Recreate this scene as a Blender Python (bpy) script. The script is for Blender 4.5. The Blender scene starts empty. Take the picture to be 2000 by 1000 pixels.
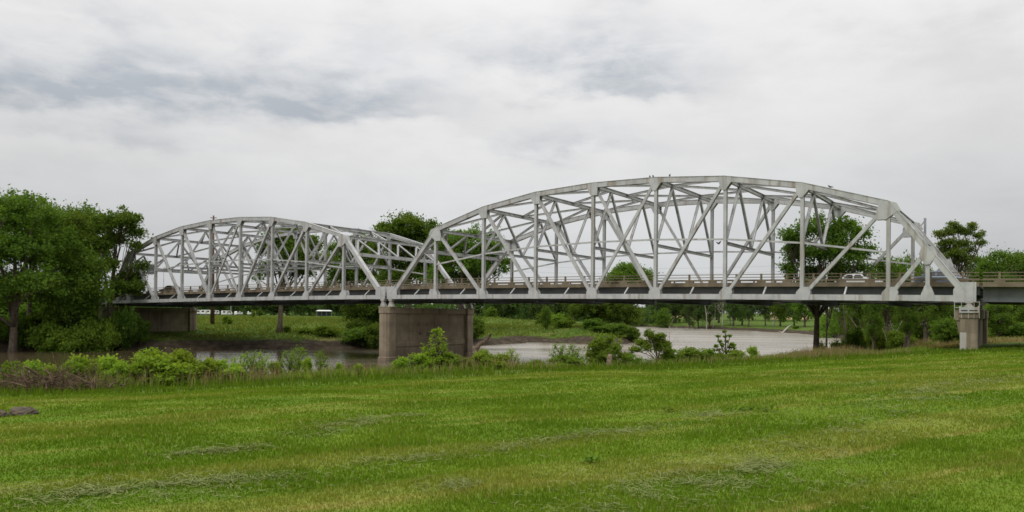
import bpy, bmesh, math, random
import numpy as np
from mathutils import Vector, Matrix
S = bpy.context.scene
COL = S.collection
rnd = random.Random(7)
R = math.radians
EYE = 6.0                      # metres above the river

# ------------------------------------------------------------------ camera
F, CX, CY, PITCH, ROLL = 1527.56, 1000.0, 606.45, 0.0074, -0.0090      # in pixels of the 2000 x 1000 photograph
cd = bpy.data.cameras.new('camera'); cam = bpy.data.objects.new('camera', cd); COL.objects.link(cam)
cd.sensor_width = 36.0; cd.lens = F * 36 / 2000; cd.shift_y = (CY - 500) / 2000
cd.clip_start = 0.1; cd.clip_end = 9000
CAM_ROT = Matrix.Rotation(R(90) + PITCH, 3, 'X') @ Matrix.Rotation(-ROLL, 3, 'Z')
cam.matrix_world = Matrix.Translation((0, 0, EYE)) @ CAM_ROT.to_4x4()
S.camera = cam

# ------------------------------------------------------------------ light, exposure
SUN_EL, SUN_AZ = R(52), R(215)            # azimuth clockwise from +Y: behind and left of the camera
S.view_settings.view_transform = 'Standard'; S.view_settings.look = 'None'
S.cycles.filter_width = 1.6
S.view_settings.exposure = 0.0; S.view_settings.gamma = 1.0
sd = bpy.data.lights.new('sun', 'SUN'); sd.energy = 1.1; sd.angle = R(14); sd.color = (1, .97, .92)
sun = bpy.data.objects.new('sun', sd); COL.objects.link(sun)
sdir = Vector((math.sin(SUN_AZ) * math.cos(SUN_EL), math.cos(SUN_AZ) * math.cos(SUN_EL), math.sin(SUN_EL)))
sun.rotation_euler = sdir.to_track_quat('Z', 'Y').to_euler()
sun.location = (0, -20, 60)

# ------------------------------------------------------------------ node helpers
class NT:
    def __init__(s, nt): s.nt = nt; s.N = nt.nodes; s.L = nt.links
    def new(s, t, **kw):
        n = s.N.new(t)
        for k, v in kw.items(): setattr(n, k, v)
        return n
    def put(s, sock, v):
        if isinstance(v, bpy.types.NodeSocket): s.L.new(v, sock)
        elif v is not None: sock.default_value = v
    def math(s, op, a, b=None, c=None, clamp=False):
        n = s.new('ShaderNodeMath', operation=op, use_clamp=clamp)
        for i, v in enumerate((a, b, c)): s.put(n.inputs[i], v)
        return n.outputs[0]
    def vmath(s, op, a, b=None, scale=None):
        n = s.new('ShaderNodeVectorMath', operation=op); s.put(n.inputs[0], a)
        if b is not None: s.put(n.inputs[1], b)
        if scale is not None: s.put(n.inputs['Scale'], scale)
        return n.outputs['Value'] if op in ('DOT_PRODUCT', 'LENGTH') else n.outputs[0]
    def mix(s, f, a, b, blend='MIX'):
        n = s.new('ShaderNodeMix', data_type='RGBA', blend_type=blend)
        s.put(n.inputs[0], f); s.put(n.inputs[6], a); s.put(n.inputs[7], b); return n.outputs[2]
    def noise(s, vec, scale, detail=4, rough=.55, dist=0.0):
        n = s.new('ShaderNodeTexNoise'); s.put(n.inputs['Vector'], vec)
        n.inputs['Scale'].default_value = scale; n.inputs['Detail'].default_value = detail
        n.inputs['Roughness'].default_value = rough; n.inputs['Distortion'].default_value = dist
        return n.outputs[0]
    def rng(s, v, a, b, c=0.0, d=1.0, smooth=True):
        n = s.new('ShaderNodeMapRange', interpolation_type='SMOOTHSTEP' if smooth else 'LINEAR'); s.put(n.inputs[0], v)
        for i, x in enumerate((a, b, c, d)): n.inputs[i + 1].default_value = x
        return n.outputs[0]
    def mapping(s, vec, rot=(0, 0, 0), scale=(1, 1, 1), loc=(0, 0, 0)):
        n = s.new('ShaderNodeMapping'); s.put(n.inputs[0], vec)
        n.inputs['Location'].default_value = loc; n.inputs['Rotation'].default_value = rot; n.inputs['Scale'].default_value = scale
        return n.outputs[0]
    def attr(s, name):
        n = s.new('ShaderNodeAttribute'); n.attribute_name = name; return n
    def pos(s): return s.new('ShaderNodeNewGeometry').outputs['Position']
def c4(c): return (c[0], c[1], c[2], 1.0)

# ------------------------------------------------------------------ sky
w = bpy.data.worlds.new('World'); S.world = w; w.use_nodes = True
t = NT(w.node_tree); t.N.clear()
skyn = t.new('ShaderNodeTexSky', sky_type='NISHITA', sun_disc=False, sun_elevation=SUN_EL, sun_rotation=SUN_AZ)
skyn.air_density = 1.0; skyn.dust_density = 2.5; skyn.ozone_density = 1.0
D = t.new('ShaderNodeTexCoord').outputs['Generated']
sx = t.new('ShaderNodeSeparateXYZ'); t.L.new(D, sx.inputs[0])
el = sx.outputs[2]
az = t.math('ARCTAN2', sx.outputs[0], sx.outputs[1])          # radians, 0 ahead, + to the right
flat = t.new('ShaderNodeCombineXYZ')                           # cloud sheet coordinates
den = t.math('ADD', t.math('MAXIMUM', el, 0.0), 0.16)
t.put(flat.inputs[0], t.math('DIVIDE', sx.outputs[0], den)); t.put(flat.inputs[1], t.math('DIVIDE', sx.outputs[1], den))
P = flat.outputs[0]
n1 = t.noise(t.mapping(P, scale=(.62, .9, 1), loc=(3.1, 1.7, 0)), 1.5, 7, .58, .3)
n2 = t.noise(t.mapping(P, scale=(1.6, 2.2, 1), loc=(7.3, 4.1, 0)), 1.6, 6, .6, .2)
cc = t.new('ShaderNodeCombineXYZ'); t.put(cc.inputs[0], t.math('MULTIPLY', az, 6.5)); t.put(cc.inputs[1], t.math('MULTIPLY', el, 15.0))
n3 = t.noise(cc.outputs[0], 1.0, 8, .56, .15)
shape = t.math('ADD', t.math('MULTIPLY', n1, .40), t.math('MULTIPLY', n3, .60))
aa = t.math('ADD', az, t.math('MULTIPLY', t.math('SUBTRACT', n3, .5), .30))
ee = t.math('ADD', el, t.math('MULTIPLY', t.math('SUBTRACT', n3, .5), .10))
def bank(a0, e0, wa, up, dn, k):          # a bank of heavier cloud at a compass bearing and height: soft top, flatter base
    da = t.math('DIVIDE', t.math('SUBTRACT', aa, a0), wa); d = t.math('SUBTRACT', ee, e0)
    de = t.math('ADD', t.math('DIVIDE', t.math('MAXIMUM', d, 0.0), up), t.math('DIVIDE', t.math('MAXIMUM', t.math('MULTIPLY', d, -1.0), 0.0), dn))
    r2 = t.math('ADD', t.math('MULTIPLY', da, da), t.math('MULTIPLY', de, de))
    return t.math('MULTIPLY', t.math('POWER', 2.718, t.math('MULTIPLY', r2, -1.0)), k)
def pa(px): return math.atan((px - CX) / F)
def pe(px, py):
    x, y = (px - CX) / F, (617 - py) / F
    return y / math.sqrt(1 + x * x + y * y)
banks = [(20, 198, .17, .050, .011, 1.5), (250, 200, .13, .040, .012, 1.35), (430, 190, .09, .03, .012, .55), (70, 268, .17, .018, .008, .50), (250, 270, .10, .014, .006, .30), (560, 205, .08, .040, .012, .85), (750, 214, .095, .045, .010, .95), (660, 150, .10, .035, .02, .5),
         (1180, 95, .12, .045, .030, .92), (1215, 168, .11, .034, .012, .90), (1130, 283, .12, .026, .010, .62), (720, 85, .16, .04, .02, .40), (200, 40, .06, .03, .015, .40), (400, 60, .12, .03, .015, .30), (200, 122, .035, .018, .006, .50), (310, 135, .05, .018, .007, .50), (930, 120, .08, .05, .02, .3)]
tot = None
for (px, py, wa, up, dn, k) in banks:
    b = bank(pa(px), pe(px, py), wa, up, dn, k); tot = b if tot is None else t.math('ADD', tot, b)
wisp = t.rng(shape, .40, .66)
dark = t.math('MULTIPLY', tot, t.math('ADD', t.math('MULTIPLY', wisp, .75), .42))
dark = t.math('ADD', dark, t.math('MULTIPLY', t.math('MULTIPLY', t.rng(shape, .52, .68), t.rng(el, .22, .40)), .5))
dark = t.math('DIVIDE', dark, t.math('ADD', 1.0, t.math('MULTIPLY', dark, .45)))
n4 = t.noise(t.mapping(cc.outputs[0], scale=(2.2, 2.6, 1), loc=(5, 2, 0)), 1.0, 7, .6, .3)
dark = t.math('MINIMUM', t.math('MULTIPLY', dark, t.math('ADD', .62, t.math('MULTIPLY', t.rng(n4, .3, .7), .75))), .98)
# overcast luminance: paler band over the horizon, brightening upwards
lum = t.math('ADD', t.rng(el, 0.0, 0.30, .60, .90, smooth=False), t.rng(el, .34, 1.0, 0, .75, smooth=False))
side = t.math('ADD', t.rng(az, .18, .62, 0, .20), t.rng(az, -.10, -.60, 0, .16))
side = t.math('MULTIPLY', side, t.rng(el, .36, .04, .1, 1.0))
lum = t.math('MULTIPLY', lum, t.math('SUBTRACT', 1.0, side))
lum = t.math('MULTIPLY', lum, t.rng(shape, .38, .66, 1.06, .96))
base = t.mix(t.rng(el, .02, .28), c4((.965, .985, 1.0)), c4((1.0, .982, .97)))
cl = t.mix(dark, base, c4((.575, .622, .675)))
cl = t.vmath('SCALE', cl, scale=t.math('MULTIPLY', lum, 10.0))
skymix = t.mix(.93, skyn.outputs[0], cl)
bg = t.new('ShaderNodeBackground'); t.put(bg.inputs[0], skymix); bg.inputs[1].default_value = 0.10
t.L.new(bg.outputs[0], t.new('ShaderNodeOutputWorld').inputs[0])

# ------------------------------------------------------------------ materials
MAT = {}
def material(name):
    m = bpy.data.materials.new(name); m.use_nodes = True; m.node_tree.nodes.clear(); MAT[name] = m
    return m, NT(m.node_tree)
def finish(t, col, rough=.7, metal=0.0, bump=None, bstr=.3, bdist=.05, spec=.5):
    b = t.new('ShaderNodeBsdfPrincipled'); t.put(b.inputs['Base Color'], col); t.put(b.inputs['Roughness'], rough)
    t.put(b.inputs['Metallic'], metal); b.inputs['Specular IOR Level'].default_value = spec
    if bump is not None:
        n = t.new('ShaderNodeBump'); n.inputs['Strength'].default_value = bstr; n.inputs['Distance'].default_value = bdist
        t.put(n.inputs['Height'], bump); t.L.new(n.outputs[0], b.inputs['Normal'])
    t.L.new(b.outputs[0], t.new('ShaderNodeOutputMaterial').inputs[0]); return b
def mottled(name, a, b, scale=1.0, rough=.8, streak=None, bump=.3, metal=0.0, spec=.4, forms=0.0):
    m, t = material(name); p = t.pos()
    col = t.mix(t.rng(t.noise(p, scale, 6, .6), .32, .68), c4(a), c4(b))
    if streak:
        v = t.noise(t.mapping(p, scale=(1.6, 1.6, .12)), 1.0, 4, .6)
        col = t.mix(t.math('MULTIPLY', t.rng(v, .5, .72), streak[1]), col, c4(streak[0]))
    if forms:                                  # board joints left by the formwork, and silt near the river level
        z = t.new('ShaderNodeSeparateXYZ'); t.L.new(p, z.inputs[0]); z = z.outputs[2]
        jn = t.math('FRACT', t.math('ADD', t.math('DIVIDE', z, 1.22), .37)); ln = t.rng(t.math('ABSOLUTE', t.math('SUBTRACT', jn, .5)), .0, .035, 1, 0)
        col = t.mix(t.math('MULTIPLY', ln, .45), col, c4((.09, .07, .055)))
        lift = t.noise(t.mapping(p, scale=(.02, .02, .82), loc=(0, 0, 3.3)), 1.0, 1, .5); col = t.mix(t.math('MULTIPLY', t.rng(lift, .45, .6), .35), col, c4((.17, .135, .10)))
        wet = t.rng(t.math('ADD', z, t.math('MULTIPLY', t.noise(p, .5, 4, .6), .9)), 1.1, 2.4, 1, 0); col = t.mix(t.math('MULTIPLY', wet, .55), col, c4((.13, .095, .07)))
    finish(t, col, rough, metal, t.noise(p, scale * 9, 4, .6), bump, .02, spec); return m
mottled('steel', (.40, .41, .41), (.52, .525, .52), .9, .45, ((.27, .215, .165), .8), .06, .12)
mottled('bearing_steel', (.30, .29, .27), (.48, .46, .43), 2.0, .55, ((.22, .12, .07), .6), .1)
mottled('girder_paint', (.10, .112, .118), (.14, .15, .155), .7, .5, ((.10, .075, .055), .4), .06)
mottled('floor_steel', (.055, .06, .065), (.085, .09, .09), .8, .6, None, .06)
mottled('concrete', (.215, .176, .120), (.312, .260, .185), .55, .9, ((.12, .092, .065), .75), .25, forms=1.0)
mottled('concrete_grey', (.40, .38, .35), (.50, .48, .45), .9, .9, ((.28, .25, .2), .5), .25)
mottled('parapet_concrete', (.15, .12, .08), (.22, .18, .125), .8, .9, ((.15, .115, .075), .6), .2)
mottled('asphalt', (.045, .045, .046), (.065, .064, .062), 2, .9)
mottled('rust_steel', (.085, .045, .03), (.13, .07, .045), 1.2, .8)
mottled('pole_grey', (.22, .24, .25), (.30, .31, .32), 1.5, .5)
mottled('bark', (.075, .058, .043), (.15, .12, .09), 3.0, .95, ((.04, .03, .025), .5), .8)
mottled('bark_pale', (.30, .27, .23), (.46, .43, .38), 3.0, .9, ((.16, .13, .1), .5), .5)
mottled('dead_wood', (.15, .105, .075), (.30, .225, .165), 4.0, .95, None, .5)
mottled('rock', (.048, .038, .026), (.125, .10, .068), 6.0, .95, None, .8)
mottled('white_paint', (.72, .72, .70), (.80, .80, .78), 1.5, .4, None, .02)
mottled('dark_paint', (.03, .034, .04), (.045, .05, .055), 1.5, .3, None, .02)
mottled('blue_grey_paint', (.11, .14, .18), (.13, .16, .2), 1.5, .3, None, .02, .3)
mottled('glass', (.02, .025, .03), (.03, .035, .04), 1.0, .05, None, .0, 0, .8)
mottled('rubber', (.015, .015, .015), (.025, .025, .025), 3.0, .85)
mottled('chrome', (.5, .5, .5), (.6, .6, .6), 1.0, .25, None, 0, 1.0)
mottled('lamp_red', (.25, .02, .015), (.3, .03, .02), 1.0, .3)
mottled('brush_wood', (.060, .036, .019), (.16, .11, .065), 5.0, .95, None, .5)
mottled('graffiti_paint', (.02, .018, .016), (.035, .03, .027), 2.0, .7)
mottled('tan_roof', (.42, .27, .14), (.5, .33, .18), .5, .9)
mottled('feather', (.05, .05, .055), (.11, .11, .12), 8.0, .8)
def grass_rgb(t, p):
    # river-bank axes: s along the bank, q towards the river
    m = t.mapping(p, rot=(0, 0, -.552))
    rows = t.noise(t.mapping(m, scale=(.055, .62, .2)), 1.0, 4, .55, .25)
    patch = t.noise(p, .35, 5, .62)
    fine = t.noise(p, 3.0, 3, .6)
    col = t.mix(t.rng(patch, .34, .66), c4((.100, .180, .010)), c4((.150, .228, .019)))
    col = t.mix(t.math('MULTIPLY', t.rng(rows, .47, .61), .78), col, c4((.228, .256, .046)))
    tan = t.math('MULTIPLY', t.rng(t.noise(t.mapping(m, scale=(.16, .9, .2), loc=(4, 9, 0)), 1.0, 4, .6, .2), .60, .74), .5)
    col = t.mix(tan, col, c4((.36, .285, .095)))
    return t.mix(t.math('MULTIPLY', t.rng(fine, .4, .7), .35), col, c4((.085, .165, .009)))
m, t = material('ground')
p = t.pos(); g = grass_rgb(t, p)
kind = t.attr('kind'); sp = t.new('ShaderNodeSeparateColor'); t.L.new(kind.outputs['Color'], sp.inputs[0])
soil = t.mix(t.rng(t.noise(p, .8, 6, .65), .35, .65), c4((.040, .031, .021)), c4((.095, .075, .052)))
soil = t.mix(t.math('MULTIPLY', t.rng(t.noise(t.mapping(p, scale=(.15, .15, 3.5)), 1.0, 3, .6), .5, .62), .6), soil, c4((.035, .028, .02)))
wild = t.mix(t.rng(t.noise(p, .12, 6, .65), .36, .64), c4((.055, .115, .012)), c4((.120, .170, .026)))
wild = t.mix(t.math('MULTIPLY', t.rng(t.noise(t.mapping(p, loc=(40, 9, 0)), .09, 5, .6), .56, .70), .7), wild, c4((.21, .165, .075)))
wild = t.mix(t.math('MULTIPLY', t.rng(t.noise(p, 1.3, 4, .6), .45, .65), .5), wild, c4((.035, .075, .010)))
nz = t.noise(p, .9, 5, .7)
col = t.mix(sp.outputs[1], g, wild)
col = t.mix(sp.outputs[2], col, c4((.36, .26, .14)))
col = t.mix(t.rng(t.math('ADD', sp.outputs[0], t.math('MULTIPLY', t.math('SUBTRACT', nz, .5), .9)), .38, .62), col, soil)
finish(t, col, .95, 0, t.math('ADD', t.noise(p, 7, 4, .7), t.math('MULTIPLY', t.noise(p, .9, 4, .6), 2.0)), .9, .12, .1)
def leaf_mat(name, base, tip, trans=.4, world_grass=False, spec=.06):
    m, t = material(name)
    a = t.attr('tint').outputs['Fac']
    oi = t.new('ShaderNodeObjectInfo').outputs['Random']
    if world_grass:
        col = grass_rgb(t, t.pos())
        col = t.mix(a, t.vmath('SCALE', col, scale=.86), t.vmath('SCALE', col, scale=1.20))
        col = t.mix(t.rng(a, .96, .99), col, c4((.30, .27, .11)))
    else:
        col = t.mix(a, c4(base), c4(tip))
        hs = t.new('ShaderNodeHueSaturation'); t.put(hs.inputs['Color'], col)
        t.put(hs.inputs['Hue'], t.math('ADD', t.math('MULTIPLY', t.math('SUBTRACT', oi, .45), .022), .5))
        t.put(hs.inputs['Value'], t.math('ADD', t.math('MULTIPLY', oi, .35), .83)); col = hs.outputs[0]
    d = t.new('ShaderNodeBsdfPrincipled'); t.put(d.inputs['Base Color'], col); d.inputs['Roughness'].default_value = .75
    d.inputs['Specular IOR Level'].default_value = spec
    tr = t.new('ShaderNodeBsdfTranslucent'); t.put(tr.inputs[0], t.mix(1.0, col, c4((1.25, 1.15, .5)), 'MULTIPLY'))
    mx = t.new('ShaderNodeMixShader'); mx.inputs[0].default_value = trans
    t.L.new(d.outputs[0], mx.inputs[1]); t.L.new(tr.outputs[0], mx.inputs[2])
    t.L.new(mx.outputs[0], t.new('ShaderNodeOutputMaterial').inputs[0]); return m
leaf_mat('leaf', (.082, .155, .024), (.162, .252, .046), .55)
leaf_mat('leaf_dark', (.078, .150, .024), (.150, .238, .044), .55)
leaf_mat('leaf_far_haze', (.062, .112, .036), (.105, .165, .048), .45)  # slight blue of distance haze put into the leaf colour
leaf_mat('leaf_bright', (.150, .265, .022), (.310, .430, .065), .55)
leaf_mat('leaf_mid', (.105, .190, .024), (.225, .320, .052), .55)
leaf_mat('leaf_young', (.085, .140, .022), (.175, .225, .048), .5)
leaf_mat('grass', (0, 0, 0), (0, 0, 0), .35, True)
leaf_mat('tall_grass', (.070, .150, .010), (.140, .235, .018), .4)
leaf_mat('dry_stem', (.20, .15, .08), (.36, .29, .16), .35)
leaf_mat('clippings', (.13, .165, .05), (.255, .275, .11), .25)
leaf_mat('wild_grass', (.090, .150, .022), (.200, .235, .055), .4)
m, t = material('water')
p = t.pos()
rip = t.math('ADD', t.noise(t.mapping(p, rot=(0, 0, .5), scale=(.5, 1.6, 1)), 1.1, 5, .6), t.math('MULTIPLY', t.noise(t.mapping(p, rot=(0, 0, .4), scale=(.05, .22, 1)), 1.0, 3, .5), 2.0))
calm = t.noise(t.mapping(p, rot=(0, 0, .5), scale=(.02, .06, 1)), 1.0, 4, .55)
col = t.mix(t.rng(calm, .4, .6), c4((.168, .147, .116)), c4((.208, .185, .150)))
sx = t.new('ShaderNodeSeparateXYZ'); t.L.new(p, sx.inputs[0])
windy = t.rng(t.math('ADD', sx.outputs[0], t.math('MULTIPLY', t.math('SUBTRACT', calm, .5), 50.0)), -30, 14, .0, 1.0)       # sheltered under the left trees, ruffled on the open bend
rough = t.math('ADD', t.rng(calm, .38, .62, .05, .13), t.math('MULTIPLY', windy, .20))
col = t.mix(windy, c4((.085, .064, .036)), t.vmath('SCALE', col, scale=1.4))      # painted into the muddy colour: dark tree reflections left, pale sky sheen right
strk = t.rng(t.noise(t.mapping(p, rot=(0, 0, .35), scale=(.035, .42, 1)), 1.0, 4, .6), .54, .66)
rough = t.math('SUBTRACT', rough, t.math('MULTIPLY', strk, t.math('MULTIPLY', windy, .17)))
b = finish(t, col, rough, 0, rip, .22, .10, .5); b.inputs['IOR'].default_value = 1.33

# ------------------------------------------------------------------ mesh helpers
class MB:
    def __init__(s): s.v = []; s.f = []
    def quad_box(s, c):                       # c: eight corners, bottom ring then top ring
        i = len(s.v); s.v += [tuple(x) for x in c]
        s.f += [(i, i+3, i+2, i+1), (i+4, i+5, i+6, i+7), (i, i+1, i+5, i+4), (i+1, i+2, i+6, i+5), (i+2, i+3, i+7, i+6), (i+3, i, i+4, i+7)]
        return s
    def box(s, c, x, y, z, hx, hy, hz):       # centre, three unit axes, half sizes
        c = Vector(c); x = Vector(x) * hx; y = Vector(y) * hy; z = Vector(z) * hz
        s.quad_box([c-x-y-z, c+x-y-z, c+x+y-z, c-x+y-z, c-x-y+z, c+x-y+z, c+x+y+z, c-x+y+z]); return s
    def abox(s, x0, x1, y0, y1, z0, z1):
        return s.box(((x0+x1)/2, (y0+y1)/2, (z0+z1)/2), (1,0,0), (0,1,0), (0,0,1), (x1-x0)/2, (y1-y0)/2, (z1-z0)/2)
    def bar(s, a, b, side, ws, wd):           # rectangular bar a-b; ws across `side`, wd across the third axis
        a = Vector(a); b = Vector(b); d = (b - a); L = d.length; d.normalize()
        n = Vector(side); n = (n - d * n.dot(d)).normalized(); m = d.cross(n)
        s.box((a + b) / 2, d, n, m, L / 2, ws / 2, wd / 2); return s
    def hbar(s, a, b, side, ws, wd, tf=.035):  # H section: two flanges facing `side`, a web between
        a = Vector(a); b = Vector(b); d = (b - a); L = d.length; d.normalize()
        n = Vector(side); n = (n - d * n.dot(d)).normalized(); m = d.cross(n); c = (a + b) / 2
        for k in (-1, 1): s.box(c + n * k * (ws / 2 - tf / 2), d, n, m, L / 2, tf / 2, wd / 2)
        s.box(c, d, n, m, L / 2 - .003, ws / 2 - tf, .02); return s
    def tube(s, pts, rad, k=7, cap=True):
        pts = [Vector(p) for p in pts]; base = len(s.v); n = len(pts)
        ref = None
        for i, p in enumerate(pts):
            d = (pts[min(i+1, n-1)] - pts[max(i-1, 0)]).normalized()
            if ref is None: ref = d.orthogonal().normalized()
            ref = (ref - d * ref.dot(d)).normalized(); bi = d.cross(ref)
            r = rad[i] if hasattr(rad, '__len__') else rad
            for j in range(k):
                a = 2 * math.pi * j / k; s.v.append(tuple(p + ref * math.cos(a) * r + bi * math.sin(a) * r))
        for i in range(n - 1):
            for j in range(k):
                a = base + i*k + j; b = base + i*k + (j+1) % k; s.f.append((a, b, b + k, a + k))
        if cap:
            s.f.append(tuple(base + j for j in reversed(range(k)))); s.f.append(tuple(base + (n-1)*k + j for j in range(k)))
        return s
    def prism(s, poly, n, t):                 # flat outline (3D points) thickened by t along n
        n = Vector(n).normalized() * t / 2; i = len(s.v); k = len(poly)
        s.v += [tuple(Vector(p) - n) for p in poly] + [tuple(Vector(p) + n) for p in poly]
        s.f.append(tuple(i + j for j in reversed(range(k)))); s.f.append(tuple(i + k + j for j in range(k)))
        for j in range(k): s.f.append((i + j, i + (j+1) % k, i + k + (j+1) % k, i + k + j))
        return s
    def build(s, name, mat, parent=None, smooth=False, bevel=0.0):
        me = bpy.data.meshes.new(name)
        off = Vector((0, 0, 0)) if parent is None else org(parent)
        me.from_pydata([tuple(Vector(v) - off) for v in s.v], [], s.f)
        bm = bmesh.new(); bm.from_mesh(me); bmesh.ops.recalc_face_normals(bm, faces=bm.faces); bm.to_mesh(me); bm.free()
        me.materials.append(MAT[mat])
        if smooth: me.polygons.foreach_set('use_smooth', [True] * len(me.polygons))
        o = bpy.data.objects.new(name, me); COL.objects.link(o)
        if parent is not None: o.parent = parent
        if bevel:
            md = o.modifiers.new('bevel', 'BEVEL'); md.width = bevel; md.segments = 2; md.limit_method = 'ANGLE'
        return o
def org(o):                                   # world origin of an unrotated thing or part
    v = Vector((0, 0, 0))
    while o is not None: v = v + o.location; o = o.parent
    return v
def tag(o, label, cat, group=None, kind=None):
    if label: o['label'] = label
    if cat: o['category'] = cat
    if group: o['group'] = group
    if kind: o['kind'] = kind
    return o
def thing(name, label, cat, loc=(0, 0, 0), group=None, rz=0.0):
    o = bpy.data.objects.new(name, None); COL.objects.link(o); o.location = loc; o.rotation_euler = (0, 0, rz)
    o.empty_display_size = .3
    return tag(o, label, cat, group)
def np_mesh(name, V, Fq, mat, tint=None, smooth=False):      # V (n,3), Fq (m,4) or (m,3)
    me = bpy.data.meshes.new(name); k = Fq.shape[1]
    me.vertices.add(len(V)); me.vertices.foreach_set('co', np.ascontiguousarray(V, dtype=np.float32).ravel())
    me.loops.add(Fq.size); me.loops.foreach_set('vertex_index', np.ascontiguousarray(Fq, dtype=np.int32).ravel())
    me.polygons.add(len(Fq)); me.polygons.foreach_set('loop_start', np.arange(0, Fq.size, k, dtype=np.int32))
    me.update(calc_edges=True)
    if tint is not None:
        a = me.attributes.new('tint', 'FLOAT', 'POINT'); a.data.foreach_set('value', np.ascontiguousarray(tint, dtype=np.float32))
    if smooth: me.polygons.foreach_set('use_smooth', np.ones(len(Fq), dtype=bool))
    me.materials.append(MAT[mat]); return me
def link(name, me, parent=None):
    o = bpy.data.objects.new(name, me); COL.objects.link(o)
    if parent is not None: o.parent = parent
    return o

# ------------------------------------------------------------------ photograph pixel -> ray
def ray(px, py):
    v = CAM_ROT @ Vector(((px - CX) / F, (CY - py) / F, -1.0)); return v / v.y       # y component 1: scale by depth
def at(px, py, depth): return Vector((0, 0, EYE)) + ray(px, py) * depth

# ------------------------------------------------------------------ terrain
EX, EY = .852, .523                             # along the near bank
NXq, NYq = -.523, .852                          # towards the river
RIVER = np.array([(-560, -285), (-196.5, -62), (-26.1, 42.6), (8, 63.5), (27, 75.5), (40, 92), (62, 140), (84, 190), (100, 238), (113, 290), (118, 334), (116, 380), (110, 422), (98, 470), (85, 509),
                  (55, 560), (0, 610), (-80, 650), (-90, 620), (-10, 575), (40, 530), (70, 480), (63, 400), (52, 320), (38, 240), (30, 192), (26, 177), (18, 173), (11, 178), (4, 181), (0, 170), (-7.6, 155),
                  (-24, 142), (-49, 135), (-78, 120), (-130, 92), (-260, 20), (-600, -170)], dtype=float)
def sdist(x, y):                                # distance to the waterline, negative in the river
    x = np.asarray(x, float); y = np.asarray(y, float)
    d2 = np.full(x.shape, 1e18); ins = np.zeros(x.shape, bool)
    A = RIVER; B = np.roll(RIVER, -1, axis=0)
    for (ax, ay), (bx, by) in zip(A, B):
        vx, vy = bx - ax, by - ay
        tt = np.clip(((x - ax) * vx + (y - ay) * vy) / (vx * vx + vy * vy), 0, 1)
        d2 = np.minimum(d2, (x - ax - tt * vx) ** 2 + (y - ay - tt * vy) ** 2)
        c = ((ay > y) != (by > y)) & (x < (bx - ax) * (y - ay) / (by - ay + 1e-12) + ax); ins ^= c
    return np.sqrt(d2) * np.where(ins, -1, 1)
def vn(x, y, f, seed=0):                        # smooth value noise in [-1, 1]
    x = np.asarray(x, float) * f + seed * 17.3; y = np.asarray(y, float) * f + seed * 9.1
    xi = np.floor(x); yi = np.floor(y); u = x - xi; v = y - yi; u = u*u*(3-2*u); v = v*v*(3-2*v)
    h = lambda a, b: (np.sin(a * 127.1 + b * 311.7) * 43758.5453) % 1.0
    return 2 * ((h(xi, yi)*(1-u) + h(xi+1, yi)*u)*(1-v) + (h(xi, yi+1)*(1-u) + h(xi+1, yi+1)*u)*v) - 1
def near_side(x, y, d):                         # 1 on our bank and the right-hand bank, 0 across the river
    q = NXq * np.asarray(x, float) + NYq * np.asarray(y, float)
    return np.where((q < 58) | (np.asarray(x) > 22 + (np.asarray(y) - 70) * .22 + np.where(np.asarray(y) > 250, 20, 0)), 1.0, 0.0)
def G(x, y, full=False):
    x = np.asarray(x, float); y = np.asarray(y, float)
    d0 = sdist(x, y); d = d0 + vn(x, y, .16, 1) * 1.3 + vn(x, y, .6, 2) * .5
    ns = near_side(x, y, d); s = EX * x + EY * y
    zn = np.interp(d, [-12, -3, 0, 3, 8, 13.5, 20, 33, 50, 90, 160, 400], [-2.5, -1.2, 0, .9, 2.2, 2.95, 3.2, 3.75, 4.4, 4.8, 4.6, 4.6])
    far_r = np.clip((y - 95) / 60, 0, 1)
    zr = np.interp(d, [-12, -3, 0, 1.5, 6, 20, 60, 200, 600], [-2.5, -1.2, 0, .9, 1.6, 2.4, 3.4, 4.6, 5.0])
    zn = zn * (1 - far_r) + zr * far_r + np.clip(s - 10, 0, 90) * .009 * np.clip(d / 12, 0, 1) * (1 - far_r)
    zf = np.interp(d, [-12, -3, 0, 1.2, 2.6, 8, 22, 60, 160, 320, 700], [-2.5, -1.2, 0, .9, 1.55, 2.1, 2.9, 4.2, 5.0, 5.55, 5.7])
    bar = np.clip(1 - np.hypot((x - 9) / 9.0, (y - 182) / 12.0), 0, 1)      # low sand bar
    zf = zf * (1 - .8 * bar) + .35 * bar * (d > 0)
    z = np.where(ns > .5, zn, zf)
    mound = 1.5 * np.exp(-(((x + 8) / 26) ** 2 + ((y - 262) / 16) ** 2)) + 1.1 * np.exp(-(((x - 22) / 10) ** 2 + ((y - 205) / 20) ** 2))
    z = z + mound * (d > 5) * (1 - ns)
    r = np.hypot(x, y)
    z = z + np.clip((r - 620) / 900, 0, 1) * 16 * (.6 + .4 * vn(x, y, .004, 5))
    rough = np.clip(d / 10, 0, 1)
    z = z + vn(x, y, .12, 3) * .10 * rough + vn(x, y, .5, 4) * .035 * rough + np.where(ns < .5, vn(x, y, .05, 6) * .25 * rough, 0)
    return (z, d, ns) if full else z
def g1(x, y): return float(G(np.array([x]), np.array([y]))[0])

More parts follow.
